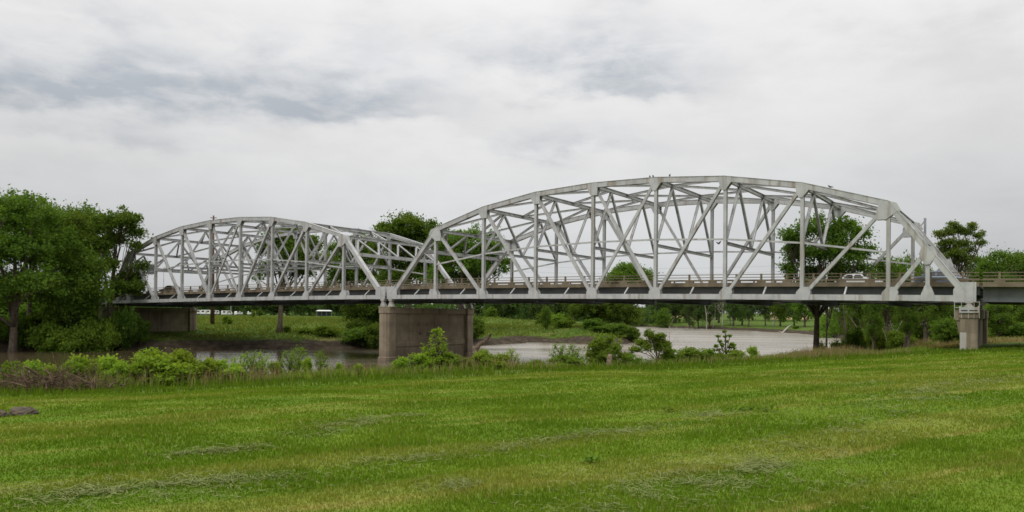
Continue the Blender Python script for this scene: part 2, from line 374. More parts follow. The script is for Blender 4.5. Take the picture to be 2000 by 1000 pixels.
def build_ground():
    ang = np.concatenate([np.linspace(-46, 46, 470), np.linspace(46, 314, 150)[1:-1]]) * math.pi / 180
    rad = np.concatenate([[1.5], np.geomspace(3.0, 3200, 330)])
    Rr, A = np.meshgrid(rad, ang, indexing='ij'); X = Rr * np.sin(A); Y = Rr * np.cos(A)
    Z, d, ns = G(X.ravel(), Y.ravel(), True); n = len(ang)
    V = np.stack([X.ravel(), Y.ravel(), Z], 1); V = np.vstack([V, [[0, 0, g1(0, 0)]]])
    i, j = np.meshgrid(np.arange(len(rad) - 1), np.arange(n), indexing='ij'); jn = (j + 1) % n
    Fq = np.stack([i*n + j, i*n + jn, (i+1)*n + jn, (i+1)*n + j], -1).reshape(-1, 4)
    cap = np.stack([np.full(n, len(V) - 1), (np.arange(n) + 1) % n, np.arange(n), np.arange(n)], 1)
    Fq = Fq[:, ::-1]
    me = bpy.data.meshes.new('ground')
    faces = Fq.tolist() + [[len(V) - 1, int(a), int((a + 1) % n)] for a in range(n)][::1]
    me.from_pydata(V.tolist(), [], faces); me.update()
    me.polygons.foreach_set('use_smooth', [True] * len(me.polygons)); me.materials.append(MAT['ground'])
    x, y = V[:, 0], V[:, 1]; d = np.append(d, 50); ns = np.append(ns, 1); q = NXq * x + NYq * y
    k = np.zeros((len(V), 4), np.float32); k[:, 3] = 1
    steep = np.clip(1.25 - d / np.where(ns > .5, 5.0, 3.6), 0, 1)
    shade = np.exp(-((x - 9) / 9.0) ** 2 - ((y - 180) / 9.0) ** 2)  # bare soil mask over the low sand bar
    k[:, 0] = np.clip(steep + .5 * shade, 0, 1)
    k[:, 1] = np.where(ns > .5, np.clip((q - 31) / 3, 0, 1), 1.0)
    k[:, 2] = np.clip((np.hypot(x, y) - 700) / 40, 0, 1) * np.clip((x - .17 * y) / 20, 0, 1) * (vn(x / np.maximum(y, 1) * 40, y * 0, 1.0, 31) > .05)
    a = me.attributes.new('kind', 'FLOAT_COLOR', 'POINT'); a.data.foreach_set('color', k.ravel())
    o = link('ground', me); o['kind'] = 'structure'
build_ground()
MB().quad_box([(-900, -420, -3.4), (420, -420, -3.4), (420, 760, -3.4), (-900, 760, -3.4), (-900, -420, 0), (420, -420, 0), (420, 760, 0), (-900, 760, 0)]).build('water', 'water')['kind'] = 'structure'

# ------------------------------------------------------------------ bridge frame
TH, BX0, BY0, PP, GAP, WID = .5857, -15.533, 100.734, 7.2752, .1885, 17.0
HT = [10.557, 12.692, 13.882, 14.347]
AX = Vector((math.cos(TH), -math.sin(TH), 0)); TX = Vector((math.sin(TH), math.cos(TH), 0)); UP = Vector((0, 0, 1))
CB = 2.077                                        # chord underside above the eye
def camber(u): v = u / 9; return -.5215 * v * v - .016 * v
def BP(u, w, zc): return Vector((BX0, BY0, EYE + CB + zc + camber(u))) + AX * (u * PP) + TX * w
def HTOP(i): return HT[min(i, 9 - i) - 1] - CB

def deck_run(root, us, w0=1.25, w1=WID-1.25, edge_beams=True, zg0=.62, zg1=1.29):
    """slab, road, stringers and both railings along the stations us"""
    segs = list(zip(us[:-1], us[1:]))
    m = MB(); r = MB()
    for a, b in segs:
        m.quad_box([BP(a, w0, 1.30), BP(b, w0, 1.30), BP(b, w1, 1.30), BP(a, w1, 1.30), BP(a, w0, 1.54), BP(b, w0, 1.54), BP(b, w1, 1.54), BP(a, w1, 1.54)])
        r.quad_box([BP(a, w0+.5, 1.544), BP(b, w0+.5, 1.544), BP(b, w1-.5, 1.544), BP(a, w1-.5, 1.544), BP(a, w0+.5, 1.58), BP(b, w0+.5, 1.58), BP(b, w1-.5, 1.58), BP(a, w1-.5, 1.58)])
    m.build('deck_slab', 'parapet_concrete', root); r.build('road_surface', 'asphalt', root)
    for k, ww in enumerate(np.linspace(w0 + .8, w1 - .8, 7)):
        b_ = MB(); edge = k in (0, 6)
        for a, b in segs:
            for (hw, za, zb) in ((.17, zg0, zg0 + .05), (.025, zg0 + .05, zg1 - .05), (.17, zg1 - .05, zg1)):
                b_.quad_box([BP(a, ww-hw, za), BP(b, ww-hw, za), BP(b, ww+hw, za), BP(a, ww+hw, za), BP(a, ww-hw, zb), BP(b, ww-hw, zb), BP(b, ww+hw, zb), BP(a, ww+hw, zb)])
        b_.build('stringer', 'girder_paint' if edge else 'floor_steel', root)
    for side in (0, 1):
        w = w0 + .17 if side == 0 else w1 - .17
        p_ = MB(); pole = [MB(), MB()]
        for a, b in segs:
            for (hw, za, zb) in ((.17, 1.543, 1.70), (.13, 1.84, 2.00)):
                p_.quad_box([BP(a, w-hw, za), BP(b, w-hw, za), BP(b, w+hw, za), BP(a, w+hw, za), BP(a, w-hw, zb), BP(b, w-hw, zb), BP(b, w+hw, zb), BP(a, w+hw, zb)])
            for z, q in ((2.22, pole[0]), (2.50, pole[1])): q.bar(BP(a, w, z), BP(b, w, z), UP, .065, .09)
        nb = max(1, round((us[-1] - us[0]) * 3)); st = [us[0] + (us[-1] - us[0]) * (k + .5) / nb for k in range(nb)]
        for u in st:                                                    # solid piers between the slots
            p_.bar(BP(u - .055, w, 1.77), BP(u + .055, w, 1.77), TX, .24, .138)
        rail = p_.build('railing', 'parapet_concrete', root)
        for q in pole: q.build('rail', 'parapet_concrete', rail)
        for u in st:
            q = MB(); q.bar(BP(u, w, 2.001), BP(u, w, 2.56), AX, .17, .17); q.build('rail_post', 'parapet_concrete', rail)

def make_span(u0, subend, label):
    """nine-panel Parker through truss from station u0 to u0+9; subend = 0 or 9: the end with the sub-divided panel"""
    root = thing('truss_span', label, 'bridge span', BP(u0, 0, 0))
    EN = .845 if subend == 9 else 1.0                                   # the last panel of the right span is a little shorter
    N = lambda i, w, z: BP(u0 + (i if i <= 8 else 8 + (i - 8) * EN), w, z)
    for w in (0.0, WID):
        out = -1 if w == 0 else 1
        top = lambda i: N(i, w, HTOP(i)); bot = lambda i: N(i, w, .27)
        c = MB()                                                        # top chord: box with proud cover plate
        for i in range(1, 8):
            c.bar(top(i), top(i + 1), TX, .56, .50); c.bar(top(i) + UP * .285, top(i + 1) + UP * .285, TX, .68, .03)
        
        for i in range(1, 8):                                            # splice plates
            for f in (.16, .62):
                a_, b_ = top(i).lerp(top(i + 1), f), top(i).lerp(top(i + 1), f + .09); c.bar(a_, b_, TX, .60, .50)
        c.build('top_chord', 'steel', root)
        for a, b in ((0, 1), (9, 8)):
            c = MB(); c.bar(bot(a), top(b), TX, .56, .52); c.bar(bot(a) + UP * .36, top(b) + UP * .30, TX, .66, .03); c.build('end_post', 'steel', root)
        c = MB()
        for i in range(9):
            c.bar(bot(i), bot(i + 1), TX, .50, .52); c.bar(bot(i).lerp(bot(i + 1), .10), bot(i).lerp(bot(i + 1), .27), TX, .53, .46)
        c.build('bottom_chord', 'steel', root)
        for i in range(1, 9):
            c = MB(); c.hbar(bot(i) + UP * .26, top(i) - UP * .27, TX, .42, .31); c.build('vertical', 'steel', root)
        diags = [(i, i + 1) for i in (1, 2, 3, 4)] + [(i, i - 1) for i in (5, 6, 7, 8)]
        for a, b in diags:
            off = TX * (.11 if a < 5 else -.11) if (a, b) in ((4, 5), (5, 4)) else TX * 0
            c = MB(); c.hbar(top(a) + off, bot(b) + off, TX, .20 if off.length else .40, .30); c.build('diagonal', 'steel', root)
        # sub-divided end panel
        m_ = .5 if subend == 0 else 8.5; e_, v_ = (0, 1) if subend == 0 else (9, 8)
        mid = (bot(e_) + top(v_)) / 2
        c = MB(); c.hbar(N(m_, w, .53), mid - UP * .25, TX, .40, .32); c.build('sub_vertical', 'steel', root)
        c = MB(); c.hbar(bot(v_), mid, TX, .38, .34); c.build('sub_diagonal', 'steel', root)
        for k in (-1, 1):
            s_ = AX * .75; h_ = UP
            c = MB(); o_ = TX * k * .30
            c.prism([mid + o_ - s_ * .9 - h_ * .35, mid + o_ - s_ * .25 - h_ * 1.25, mid + o_ + s_ * .25 - h_ * 1.25, mid + o_ + s_ * .9 - h_ * .35, mid + o_ + s_ * .6 + h_ * .3, mid + o_ - s_ * .6 + h_ * .3], TX, .03)
            c.build('gusset_plate', 'steel', root)
            c = MB(); q_ = N(m_, w, 0) + o_
            c.prism([q_ - AX * .5 + UP * .02, q_ + AX * .5 + UP * .02, q_ + AX * .48 + UP * .62, q_ + AX * .2 + UP * 1.35, q_ - AX * .2 + UP * 1.35, q_ - AX * .48 + UP * .62], TX, .03)
            c.build('gusset_plate', 'steel', root)
        # gusset plates at every joint
        for k in (-1, 1):
            o_ = TX * k * .29
            for i in range(0, 10):
                lean = 0 if i in (0, 9) else (-1 if i < 5 else 1)        # plates reach towards the diagonal
                if i in (4, 5): lean = 0
                wd = .72 if i not in (0, 9) else .85
                q_ = N(i, w, 0) + o_; hh = 1.22 if i not in (0, 9) else 1.5
                if i in (0, 9):
                    inn = 1 if i == 0 else -1; pts = [q_ + AX * (-.50 * inn) + UP * .0, q_ + AX * (1.15 * inn) + UP * 0, q_ + AX * (1.15 * inn) + UP * 1.0, q_ + AX * (.8 * inn) + UP * 1.62, q_ + AX * (-.50 * inn) + UP * 1.62]
                else:
                    a0, a1 = -.62 + .18 * lean, .62 + .18 * lean
                    pts = [q_ + AX * -.62 + UP * .0, q_ + AX * .62 + UP * .0, q_ + AX * (a1 + .02) + UP * .75, q_ + AX * (.34 + .3 * lean) + UP * hh, q_ + AX * (-.34 + .3 * lean) + UP * hh, q_ + AX * (a0 - .02) + UP * .75]
                c = MB(); c.prism(pts, TX, .03); c.build('gusset_plate', 'steel', root)
            for i in range(1, 9):
                q_ = top(i) + o_; dl = (top(min(8, i + 1)) - top(max(1, i - 1))).normalized()
                ww = .66; lean = .28 if i < 5 else -.28
                pts = [q_ + dl * -ww + UP * .27, q_ + dl * ww + UP * .27, q_ + dl * ww * .95 - UP * .3, q_ + AX * (.32 + lean) - UP * 1.1, q_ + AX * (-.26 + lean * .2) - UP * 1.1, q_ - dl * ww * .95 - UP * .3]
                if i in (1, 8): pts = [q_ + dl * -ww + UP * .27, q_ + dl * ww + UP * .27, q_ + AX * .95 - UP * .55, q_ + AX * (.38 + lean * 2) - UP * 1.35, q_ + AX * (-.38 + lean * 2) - UP * 1.35, q_ - AX * .95 - UP * .55]
                c = MB(); c.prism(pts, TX, .03); c.build('gusset_plate', 'steel', root)
        # slender longitudinal strut at half height
        c = MB()
        for i in range(1, 8): c.bar(N(i, w, HTOP(i) / 2), N(i + 1, w, HTOP(i + 1) / 2), UP, .17, .17)
        c.build('longitudinal_strut', 'steel', root)
        for i in range(0, 9):                                            # short brackets between chord and stringer at mid panel
            c = MB(); c.bar(N(i + .5, w - out * .26, .53), N(i + .5, w - out * 1.2, 1.25), AX, .14, .10); c.build('bracket', 'steel', root)
    # cross members
    L = lambda i, f, z: N(i, WID * f, z)
    for i in range(1, 9):
        c = MB(); z = HTOP(i); c.hbar(L(i, 0, z) + TX * .31, L(i, 1, z) - TX * .31, UP, .40, .34, .03); c.build('top_strut', 'steel', root)
    ZS = 5.55
    for i in range(2, 8):
        c = MB(); c.hbar(L(i, 0, ZS) + TX * .23, L(i, 1, ZS) - TX * .23, UP, .30, .30, .03); fr = c.build('sway_frame', 'steel', root)
        zt = HTOP(i) - .2
        for (fa, za), (fb, zb) in zip(((.015, ZS + .3), (.25, zt), (.5, ZS + .1), (.75, zt)), ((.25, zt), (.5, ZS + .1), (.75, zt), (.985, ZS + .3))):
            c = MB(); c.hbar(L(i, fa, za), L(i, fb, zb), AX, .26, .22, .025); c.build('sway_brace', 'steel', fr)
    for a, b in ((0, 1), (9, 8)):                                        # portals in the plane of the end posts
        def PT(f, k): return (N(a, WID * f, .27) * (1 - k) + N(b, WID * f, HTOP(b)) * k)
        c = MB(); c.hbar(PT(0, .70) + TX * .3, PT(1, .70) - TX * .3, AX, .42, .46, .035); fr = c.build('portal_frame', 'steel', root)
        ks = [(.03, .72), (.14, .97), (.27, .72), (.38, .97), (.5, .72), (.62, .97), (.73, .72), (.86, .97), (.97, .72)]
        for (fa, ka), (fb, kb) in zip(ks[:-1], ks[1:]):
            c = MB(); c.hbar(PT(fa, ka), PT(fb, kb), AX, .24, .2, .025); c.build('portal_brace', 'steel', fr)
    for i in range(1, 8):                                                # top laterals
        fwd = i < 5; a, b = (i, i + 1) if fwd else (i + 1, i)
        for fa, fb in ((.02, .25), (.5, .25), (.5, .75), (.98, .75)):
            c = MB(); c.hbar(L(a, fa, HTOP(a) + .05), L(b, fb, HTOP(b) + .05), UP, .24, .22, .025); c.build('lateral_brace', 'steel', root)
    for i in range(0, 10):
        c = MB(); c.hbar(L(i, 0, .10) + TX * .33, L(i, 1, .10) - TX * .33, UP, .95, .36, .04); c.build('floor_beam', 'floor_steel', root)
    for i in range(0, 9):                                                # bottom laterals
        for fa, fb in ((.02, .98), (.98, .02)):
            c = MB(); z = -.05 if fa < .5 else -.14
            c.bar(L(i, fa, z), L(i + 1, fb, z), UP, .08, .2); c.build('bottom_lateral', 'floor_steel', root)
    deck_run(root, [u0 - .09 + (9.09 + EN - .91) * k / 9 for k in range(10)])
    for i in (0, 9):                                                     # rocker bearings under each corner
        for w in (0.0, WID):
            c = MB(); q_ = N(i, w, 0); hb = .585 if (subend == 9 and i == 9) else .99; k_ = hb / .99
            c.bar(q_ - UP * .22 * k_, q_ - UP * .005, AX, .55, .6)
            c.prism([q_ + AX * .14 - UP * .22 * k_, q_ - AX * .14 - UP * .22 * k_, q_ - AX * .42 - UP * .92 * k_, q_ + AX * .42 - UP * .92 * k_], TX, .42)
            for k in (-1, 1): c.prism([q_ + TX * k * .24 + AX * .1 - UP * .25 * k_, q_ + TX * k * .24 - AX * .1 - UP * .25 * k_, q_ + TX * k * .24 - AX * .34 - UP * .9 * k_, q_ + TX * k * .24 + AX * .34 - UP * .9 * k_], TX, .04)
            c.bar(q_ - UP * hb, q_ - UP * (hb - .07), AX, 1.05, .8); c.build('bearing', 'bearing_steel', root)
    return root
SPAN_R = make_span(0.0, 9, 'nearer silver steel truss span with its right end on the grassy bank')
SPAN_L = make_span(-9 - GAP, 0, 'farther silver steel truss span reaching the wooded left bank')

def approach(ua, ub, label, n):
    root = thing('approach_span', label, 'bridge span', BP(ua, 0, 0))
    deck_run(root, [ua + (ub - ua) * k / n for k in range(n + 1)], zg0=.05, zg1=1.297)
    return root
approach(8.97, 15.2, 'plain girder span leaving the picture to the right of the trusses', 6)
approach(-15.5, -9.31, 'girder approach span half hidden behind the trees on the left bank', 6)

def pier(u, top_h, label, zb, style):
    """wall pier: two columns, recessed wall, cap band"""
    top = EYE + top_h - (EYE + CB + camber(u)); base = lambda w, z: Vector((*(BP(u, w, 0).xy), z))
    zt = BP(u, 0, top).z
    root = thing('bridge_pier', label, 'bridge pier', base(0, zb))
    hw = {'river': .82, 'shore': .80, 'bank': .62}[style]
    mat = 'concrete'
    capd = .78
    for w in (0.0, WID):
        c = MB(); o = -1 if w == 0 else 1
        oct_ = [(-hw, -.8), (hw, -.8), (hw, .8), (-hw, .8)] if style == 'bank' else [(-hw * .72, -.86), (hw * .72, -.86), (hw, -.5), (hw, .8), (-hw, .8), (-hw, -.5)]
        pts = [base(w, 0) + AX * a - TX * b * o for a, b in oct_] if False else [base(w, 0) + AX * a + TX * b * (1 if o < 0 else -1) for a, b in oct_]
        def ring(z, k=1.0):
            ctr = base(w, 0); return [Vector(((ctr + (p_ - ctr) * k).x, (ctr + (p_ - ctr) * k).y, z)) for p_ in pts]
        lo, hi = ring(zb - 1.5), ring(zt - capd)
        i = len(c.v); k = len(pts); c.v += [tuple(v) for v in lo + hi]
        c.f += [tuple(range(i + k - 1, i - 1, -1)), tuple(range(i + k, i + 2 * k))] + [(i + j, i + (j+1) % k, i + k + (j+1) % k, i + k + j) for j in range(k)]
        col = c.build('column', mat, root, bevel=.03)
        if style == 'river':
            c = MB(); lo, hi = ring(zb - 1.5, 1.14), ring(zb + .55, 1.14); hi2 = ring(zb + .66, 1.03)
            c.v += [tuple(v) for v in lo + hi + hi2]
            c.f += [tuple(range(k - 1, -1, -1)), tuple(range(2*k, 3*k))] + [(j, (j+1) % k, k + (j+1) % k, k + j) for j in range(k)] + [(k + j, k + (j+1) % k, 2*k + (j+1) % k, 2*k + j) for j in range(k)]
            c.build('footing_collar', mat, root)
        c = MB(); lo, hi = ring(zt - capd + .002, 1.10), ring(zt, 1.10); c.v += [tuple(v) for v in lo + hi]
        c.f += [tuple(range(k - 1, -1, -1)), tuple(range(k, 2*k))] + [(j, (j+1) % k, k + (j+1) % k, k + j) for j in range(k)]
        c.build('column_cap', mat, root, bevel=.03)
    def slab(name, w0, w1, hw_, z0, z1):
        c = MB(); A = [base(w0, 0) - AX * hw_, base(w0, 0) + AX * hw_, base(w1, 0) + AX * hw_, base(w1, 0) - AX * hw_]
        c.quad_box([Vector((p_.x, p_.y, z0)) for p_ in A] + [Vector((p_.x, p_.y, z1)) for p_ in A]); return c.build(name, mat, root, bevel=.03)
    zl = zb + 2.05
    slab('cap_beam', .9, WID - .9, hw * .72, zt - capd - .02, zt - .04)
    wall = slab('pier_wall', .8, WID - .8, hw * .42, zb - 1.5 if style != 'river' else zl, zt - capd - .022)
    if style == 'river':
        slab('wall_ledge', .8, WID - .8, hw * .56, zl - .16, zl + .62)
        slab('wall_base', .8, WID - .8, hw * .40, zb - 1.5, zl - .162)
    return root, zt
PM, zt = pier(-GAP / 2, 1.02, 'tall brown concrete pier standing in the river between the two trusses', 0.0, 'river')
# faint dark scrawl on the river face of the wall
sc = MB()
def stroke(w0, z0, w1, z1, th=.05):
    a = Vector((*(BP(-GAP/2, w0, 0).xy), z0)) + AX * (.82 * .42 + .004); b = Vector((*(BP(-GAP/2, w1, 0).xy), z1)) + AX * (.82 * .42 + .004)
    sc.bar(a, b, AX, .006, th)
def glyphs(w, z, h, shapes):
    for sh in shapes:
        for (x0, y0, x1, y1) in sh: stroke(w + x0 * h, z + y0 * h, w + x1 * h, z + y1 * h, .075)
        w += h * 1.05
M_ = [(0, 0, 0, 1), (0, 1, .35, .4), (.35, .4, .7, 1), (.7, 1, .7, 0)]; I_ = [(.3, 0, .3, .8)]; A_ = [(0, 0, .35, 1), (.35, 1, .7, 0), (.18, .4, .52, .4)]; Nn = [(0, 0, 0, 1), (0, 1, .6, 0), (.6, 0, .6, 1)]
glyphs(5.9, 3.25, .5, [M_, I_, [], A_, Nn, I_]); glyphs(5.7, 4.5, .4, [[(0, 1, 0, .1), (.4, 1, .4, .3)], [(0, .9, .5, .9)], [], [], [(0, 1, .5, .7), (.5, .7, 0, .2)]])
sc.build('graffiti', 'graffiti_paint', PM)
PL, _ = pier(-9 - GAP - .1, 1.55 + camber(-9.3) * .9, 'shaded concrete pier on the left bank under the far truss end', 2.0, 'shore')
PRR, zr = pier(8.845, .965, 'pale concrete pier with guard rails rising from the lawn edge', 2.6, 'bank')
pc = Vector((*BP(8.845, 0, 0).xy, zr))
c = MB(); q_ = pc + TX * .2
c.quad_box([q_ + AX * a + TX * b + UP * z for z in (-.95, -.10) for a, b in ((-1.0, -.95), (-.625, -.95), (-.625, 1.2), (-1.0, 1.2))])
c.prism([q_ - AX * .9 + UP * -.952, q_ - AX * .622 + UP * -.952, q_ - AX * .622 + UP * -2.4], TX, 1.7); c.build('bracket', 'concrete', PRR)
c = MB()
for a in (-1.0, -.5, 0, .4, .78): c.bar(pc + AX * a - TX * .92 - UP * .8, pc + AX * a - TX * .92 + UP * .55, AX, .05, .05)
for z in (.1, .55): c.bar(pc - AX * 1.03 - TX * .92 + UP * z, pc + AX * .80 - TX * .92 + UP * z, UP, .05, .05)
c.build('guard_rail', 'bearing_steel', PRR)
c = MB(); c.bar(pc - AX * .62 - TX * .97 + UP * .0, pc + AX * .75 - TX * .97 + UP * .0, UP, .22, .1); c.bar(pc - AX * .62 - TX * .97 - UP * .28, pc + AX * .75 - TX * .97 - UP * .28, UP, .12, .1)
for a in (-.6, 0, .72): c.bar(pc + AX * a - TX * .97 - UP * .34, pc + AX * a - TX * .97 + UP * .22, AX, .12, .09)
c.build('bearing_beam', 'steel', PRR)
c = MB(); bb = Vector((*BP(8.845, 0, 0).xy, 0))
c.quad_box([bb + AX * a - TX * b + UP * z for z in (1.6, 5.0) for a, b in ((-.612, .808), (-.15, .808), (-.15, .7), (-.612, .7))]); c.build('repair_patch', 'concrete_grey', PRR)
for u, lab in ((15.3, 'concrete pier outside the picture at the right'), (-15.6, 'concrete pier behind the left trees')):
    pier(u, .95 + camber(u), lab, g1(*BP(u, 8, 0).xy) - .5, 'bank')
#PART2
# ------------------------------------------------------------------ placing by line of sight
def hit(px, py):                                   # where a line of sight meets the ground
    r = ray(px, py); lo = 1.5
    for d in np.geomspace(2, 900, 420):
        p_ = Vector((0, 0, EYE)) + r * d
        if p_.z < max(g1(p_.x, p_.y), 0 if sdist(np.array([p_.x]), np.array([p_.y]))[0] < 0 else -9): break
        lo = d
    p_ = Vector((0, 0, EYE)) + r * d; return Vector((p_.x, p_.y, g1(p_.x, p_.y)))
def depth_q(px, q): k = (px - CX) / F; return q / (NXq * k + NYq)
def spot(px, depth, sink=.05):
    x = ray(px, 600).x * depth; return Vector((x, depth, g1(x, depth) - sink))
def project(p):
    v = CAM_ROT.transposed() @ (Vector(p) - Vector((0, 0, EYE))); return CX + F * v.x / -v.z, CY - F * v.y / -v.z

# ------------------------------------------------------------------ plants
def rand_dirs(rg, n):
    v = rg.normal(size=(n, 3)); return v / np.linalg.norm(v, axis=1, keepdims=True)
def leaf_quads(rg, P, size, aspect=.55, up=.5, jit=.55):
    n = len(P); nrm = rand_dirs(rg, n); nrm[:, 2] = np.abs(nrm[:, 2]) * (1 + up); nrm /= np.linalg.norm(nrm, axis=1, keepdims=True)
    a = np.cross(nrm, rand_dirs(rg, n)); a /= np.linalg.norm(a, axis=1, keepdims=True) + 1e-9; b = np.cross(nrm, a)
    l = size * (1 + jit * rg.uniform(-1, 1, (n, 1))) * .5; w_ = l * aspect
    V = np.stack([P - a * l, P + b * w_ - nrm * l * .15, P + a * l, P - b * w_ - nrm * l * .15], 1).reshape(-1, 3)
    return V, np.arange(4 * n).reshape(-1, 4)
def crown_mesh(rg, name, lobes, mat, leaf, clumps, per, cr, hollow=.5, up=.5, aspect=.55, flat=.75):
    """leaves gathered in clumps spread through a set of lobes (x, y, z, rx, ry, rz)"""
    Ps, Ts, Cs = [], [], []
    vol = np.array([l[3] * l[4] + l[3] * l[5] for l in lobes]); cnt = np.maximum(2, (clumps * vol / vol.sum()).astype(int))
    for l, c in zip(lobes, cnt):
        dirs = rand_dirs(rg, c); dirs[:, 2] = np.where(dirs[:, 2] < -.35, -dirs[:, 2] * .6, dirs[:, 2])
        rr = rg.uniform(hollow, 1.0, (c, 1)); C = np.array(l[:3]) + dirs * rr * np.array(l[3:])
        Cs.append(C); n = rg.integers(int(per * .5), int(per * 1.5) + 1, c); idx = np.repeat(np.arange(c), n)
        k = rg.uniform(.6, 1.4, (c, 1))[idx]
        Ps.append(C[idx] + rg.normal(size=(len(idx), 3)) * cr * k * np.array([.6, .6, .6 * flat]))
        tc = rg.uniform(0, 1, c); Ts.append(np.clip(tc[idx] * .55 + rg.uniform(0, .45, len(idx)), 0, 1))
    P = np.vstack(Ps); T = np.concatenate(Ts)
    V, Fq = leaf_quads(rg, P, leaf, aspect, up)
    return np_mesh(name, V, Fq, mat, np.repeat(T, 4)), np.vstack(Cs)
def curve_pts(a, b, bow, n, r_):
    a = Vector(a); b = Vector(b); d = b - a; o = Vector((r_.uniform(-1, 1), r_.uniform(-1, 1), r_.uniform(.0, .7))) * d.length * bow
    return [a + d * (k / n) + o * math.sin(math.pi * k / n) for k in range(n + 1)]
def trunk_mesh(seed, name, H, r0, lobes, clumps, mat, twig=60, fork=.3, lean=(0, 0), rtwig=.03):
    r_ = random.Random(seed); m = MB()
    top = Vector((lean[0] * H, lean[1] * H, H * .72)); base = Vector((0, 0, -.4))
    tp = curve_pts(base, top, .03, 7, r_); n = len(tp) - 1
    m.tube(tp, [r0 * (1.35 if k == 0 else 1) * (1 - .80 * k / n) for k in range(n + 1)], 9)
    hubs = []
    for l in lobes:
        c_ = Vector(l[:3]); f = min(.9, max(fork, (c_.z / H) * .62 + r_.uniform(-.06, .04))) ; k = f * n; i = min(n - 1, int(k)); a = tp[i].lerp(tp[i + 1], k - i)
        pts = curve_pts(a, c_, .10, 5, r_); ra = r0 * (1 - .80 * f) * (.62 if len(lobes) < 15 else .42)
        m.tube(pts, [max(.02, ra * (1 - .8 * j / 5)) for j in range(6)], 6); hubs.append((pts, ra))
    cl = list(clumps); r_.shuffle(cl)
    for c_ in cl[:twig]:
        c_ = Vector(c_); pts, ra = min(hubs, key=lambda h: (h[0][-1] - c_).length); a = pts[r_.randint(2, 5)]
        m.tube(curve_pts(a, c_, .08, 3, r_), [rtwig * 2, rtwig * 1.5, rtwig, rtwig * .4], 4)
    me = bpy.data.meshes.new(name); me.from_pydata(m.v, [], m.f); me.polygons.foreach_set('use_smooth', [True] * len(me.polygons)); me.materials.append(MAT[mat]); return me
def auto_lobes(seed, H, W, z0, n, lr):
    r_ = random.Random(seed); out = []
    zc, rz = H * (1 + z0) / 2 - lr * .3, H * (1 - z0) / 2 - lr * .7
    for k in range(n):
        a = k * 2.39996 + r_.uniform(-.4, .4); v = -1 + 2 * (k + .5) / n; s_ = math.sqrt(max(0, 1 - v * v)); q = lr * r_.uniform(.75, 1.2)
        rad = (W / 2 - lr) * r_.uniform(.75, 1.05)
        out.append((math.cos(a) * s_ * rad, math.sin(a) * s_ * rad, zc + v * rz, q, q, q * r_.uniform(.7, .95)))
    out.append((0, 0, zc, lr * 1.1, lr * 1.1, rz * .7)); return out
PROTO = {}
def proto_tree(key, seed, H, W, z0, n, lr, r0, leaf, clumps, per, cr, mat='leaf', bark='bark', twig=50, lobes=None, lean=(0, 0), hollow=.5, fork=.3, flat=.75, rtwig=.03, aspect=.55):
    rg = np.random.default_rng(seed); lobes = lobes or auto_lobes(seed, H, W, z0, n, lr)
    me, C = crown_mesh(rg, 'crown', lobes, mat, leaf, clumps, per, cr, hollow, flat=flat, aspect=aspect)
    co = np.empty(len(me.vertices) * 3, np.float32); me.vertices.foreach_get('co', co); co = co.reshape(-1, 3)
    if W != 1: Hb = float(np.percentile(co[:, 2], 99.7)); Wb = float(np.percentile(np.abs(co[:, 0]), 98.5) * 2)
    else: Hb, Wb = H, W
    PROTO[key] = (trunk_mesh(seed, 'trunk', H, r0, lobes, C, bark, twig, fork, lean, rtwig), me, Hb, Wb)
def put_tree(name, label, loc, key, sx, sz, rz=None, group=None, cat='tree', parts=('trunk', 'crown'), sy=None):
    t_, c_, H, W = PROTO[key]
    o = thing(name, label, cat, loc, group, rnd.uniform(0, 6.28) if rz is None else rz); o.scale = (sx, sy or sx, sz)
    link(parts[0], t_, o); link(parts[1], c_, o); return o
def tree_px(label, px, depth, top, wpx, key, name='tree', rz=None, group=None, cat='tree', parts=('trunk', 'crown'), sink=.05):
    loc = spot(px, depth, sink); _, _, H, W = PROTO[key]; hm = at(px, top, depth).z - loc.z
    return put_tree(name, label, loc, key, wpx * depth / F / W, hm / H, rz, group, cat, parts)
def hero(label, px, depth, lob, r0, leaf, clumps, per, cr, mat='leaf', bark='bark', base=None, lean=(0, 0), twig=70, fork=.3, name='tree', hollow=.5, seed=None, flat=.75, rtwig=.03, ydeep=1.0, group=None):
    """a tree whose lobes are given as (px, py, rpx[, depth offset]) from the picture and stand in depth around the trunk"""
    loc = spot(px, depth); key = label; sd_ = seed or (hash(label) & 0xffff if False else sum(map(ord, label))); r_ = random.Random(sd_); lobes = []
    for q in lob:
        dy = q[3] if len(q) > 3 else r_.uniform(-1, 1) * q[2] * depth / F * 1.2
        p_ = at(q[0], q[1], depth + dy) - loc; r = q[2] * depth / F * (1.12 if hollow < .3 or depth < 100 else 1.30); lobes.append((p_.x, p_.y, p_.z, r, r * ydeep, r * .88))
    H = max(l[2] + l[5] for l in lobes); dn = 1.0 if hollow < .2 else (1.6 if depth < 140 else 2.1); proto_tree(key, sd_, H, 1, 0, 0, 0, r0, leaf, int(clumps * dn), per, cr, mat, bark, twig, lobes, lean, hollow, fork, flat, rtwig)
    return put_tree(name, label, loc, key, 1, 1, 0.0, group)
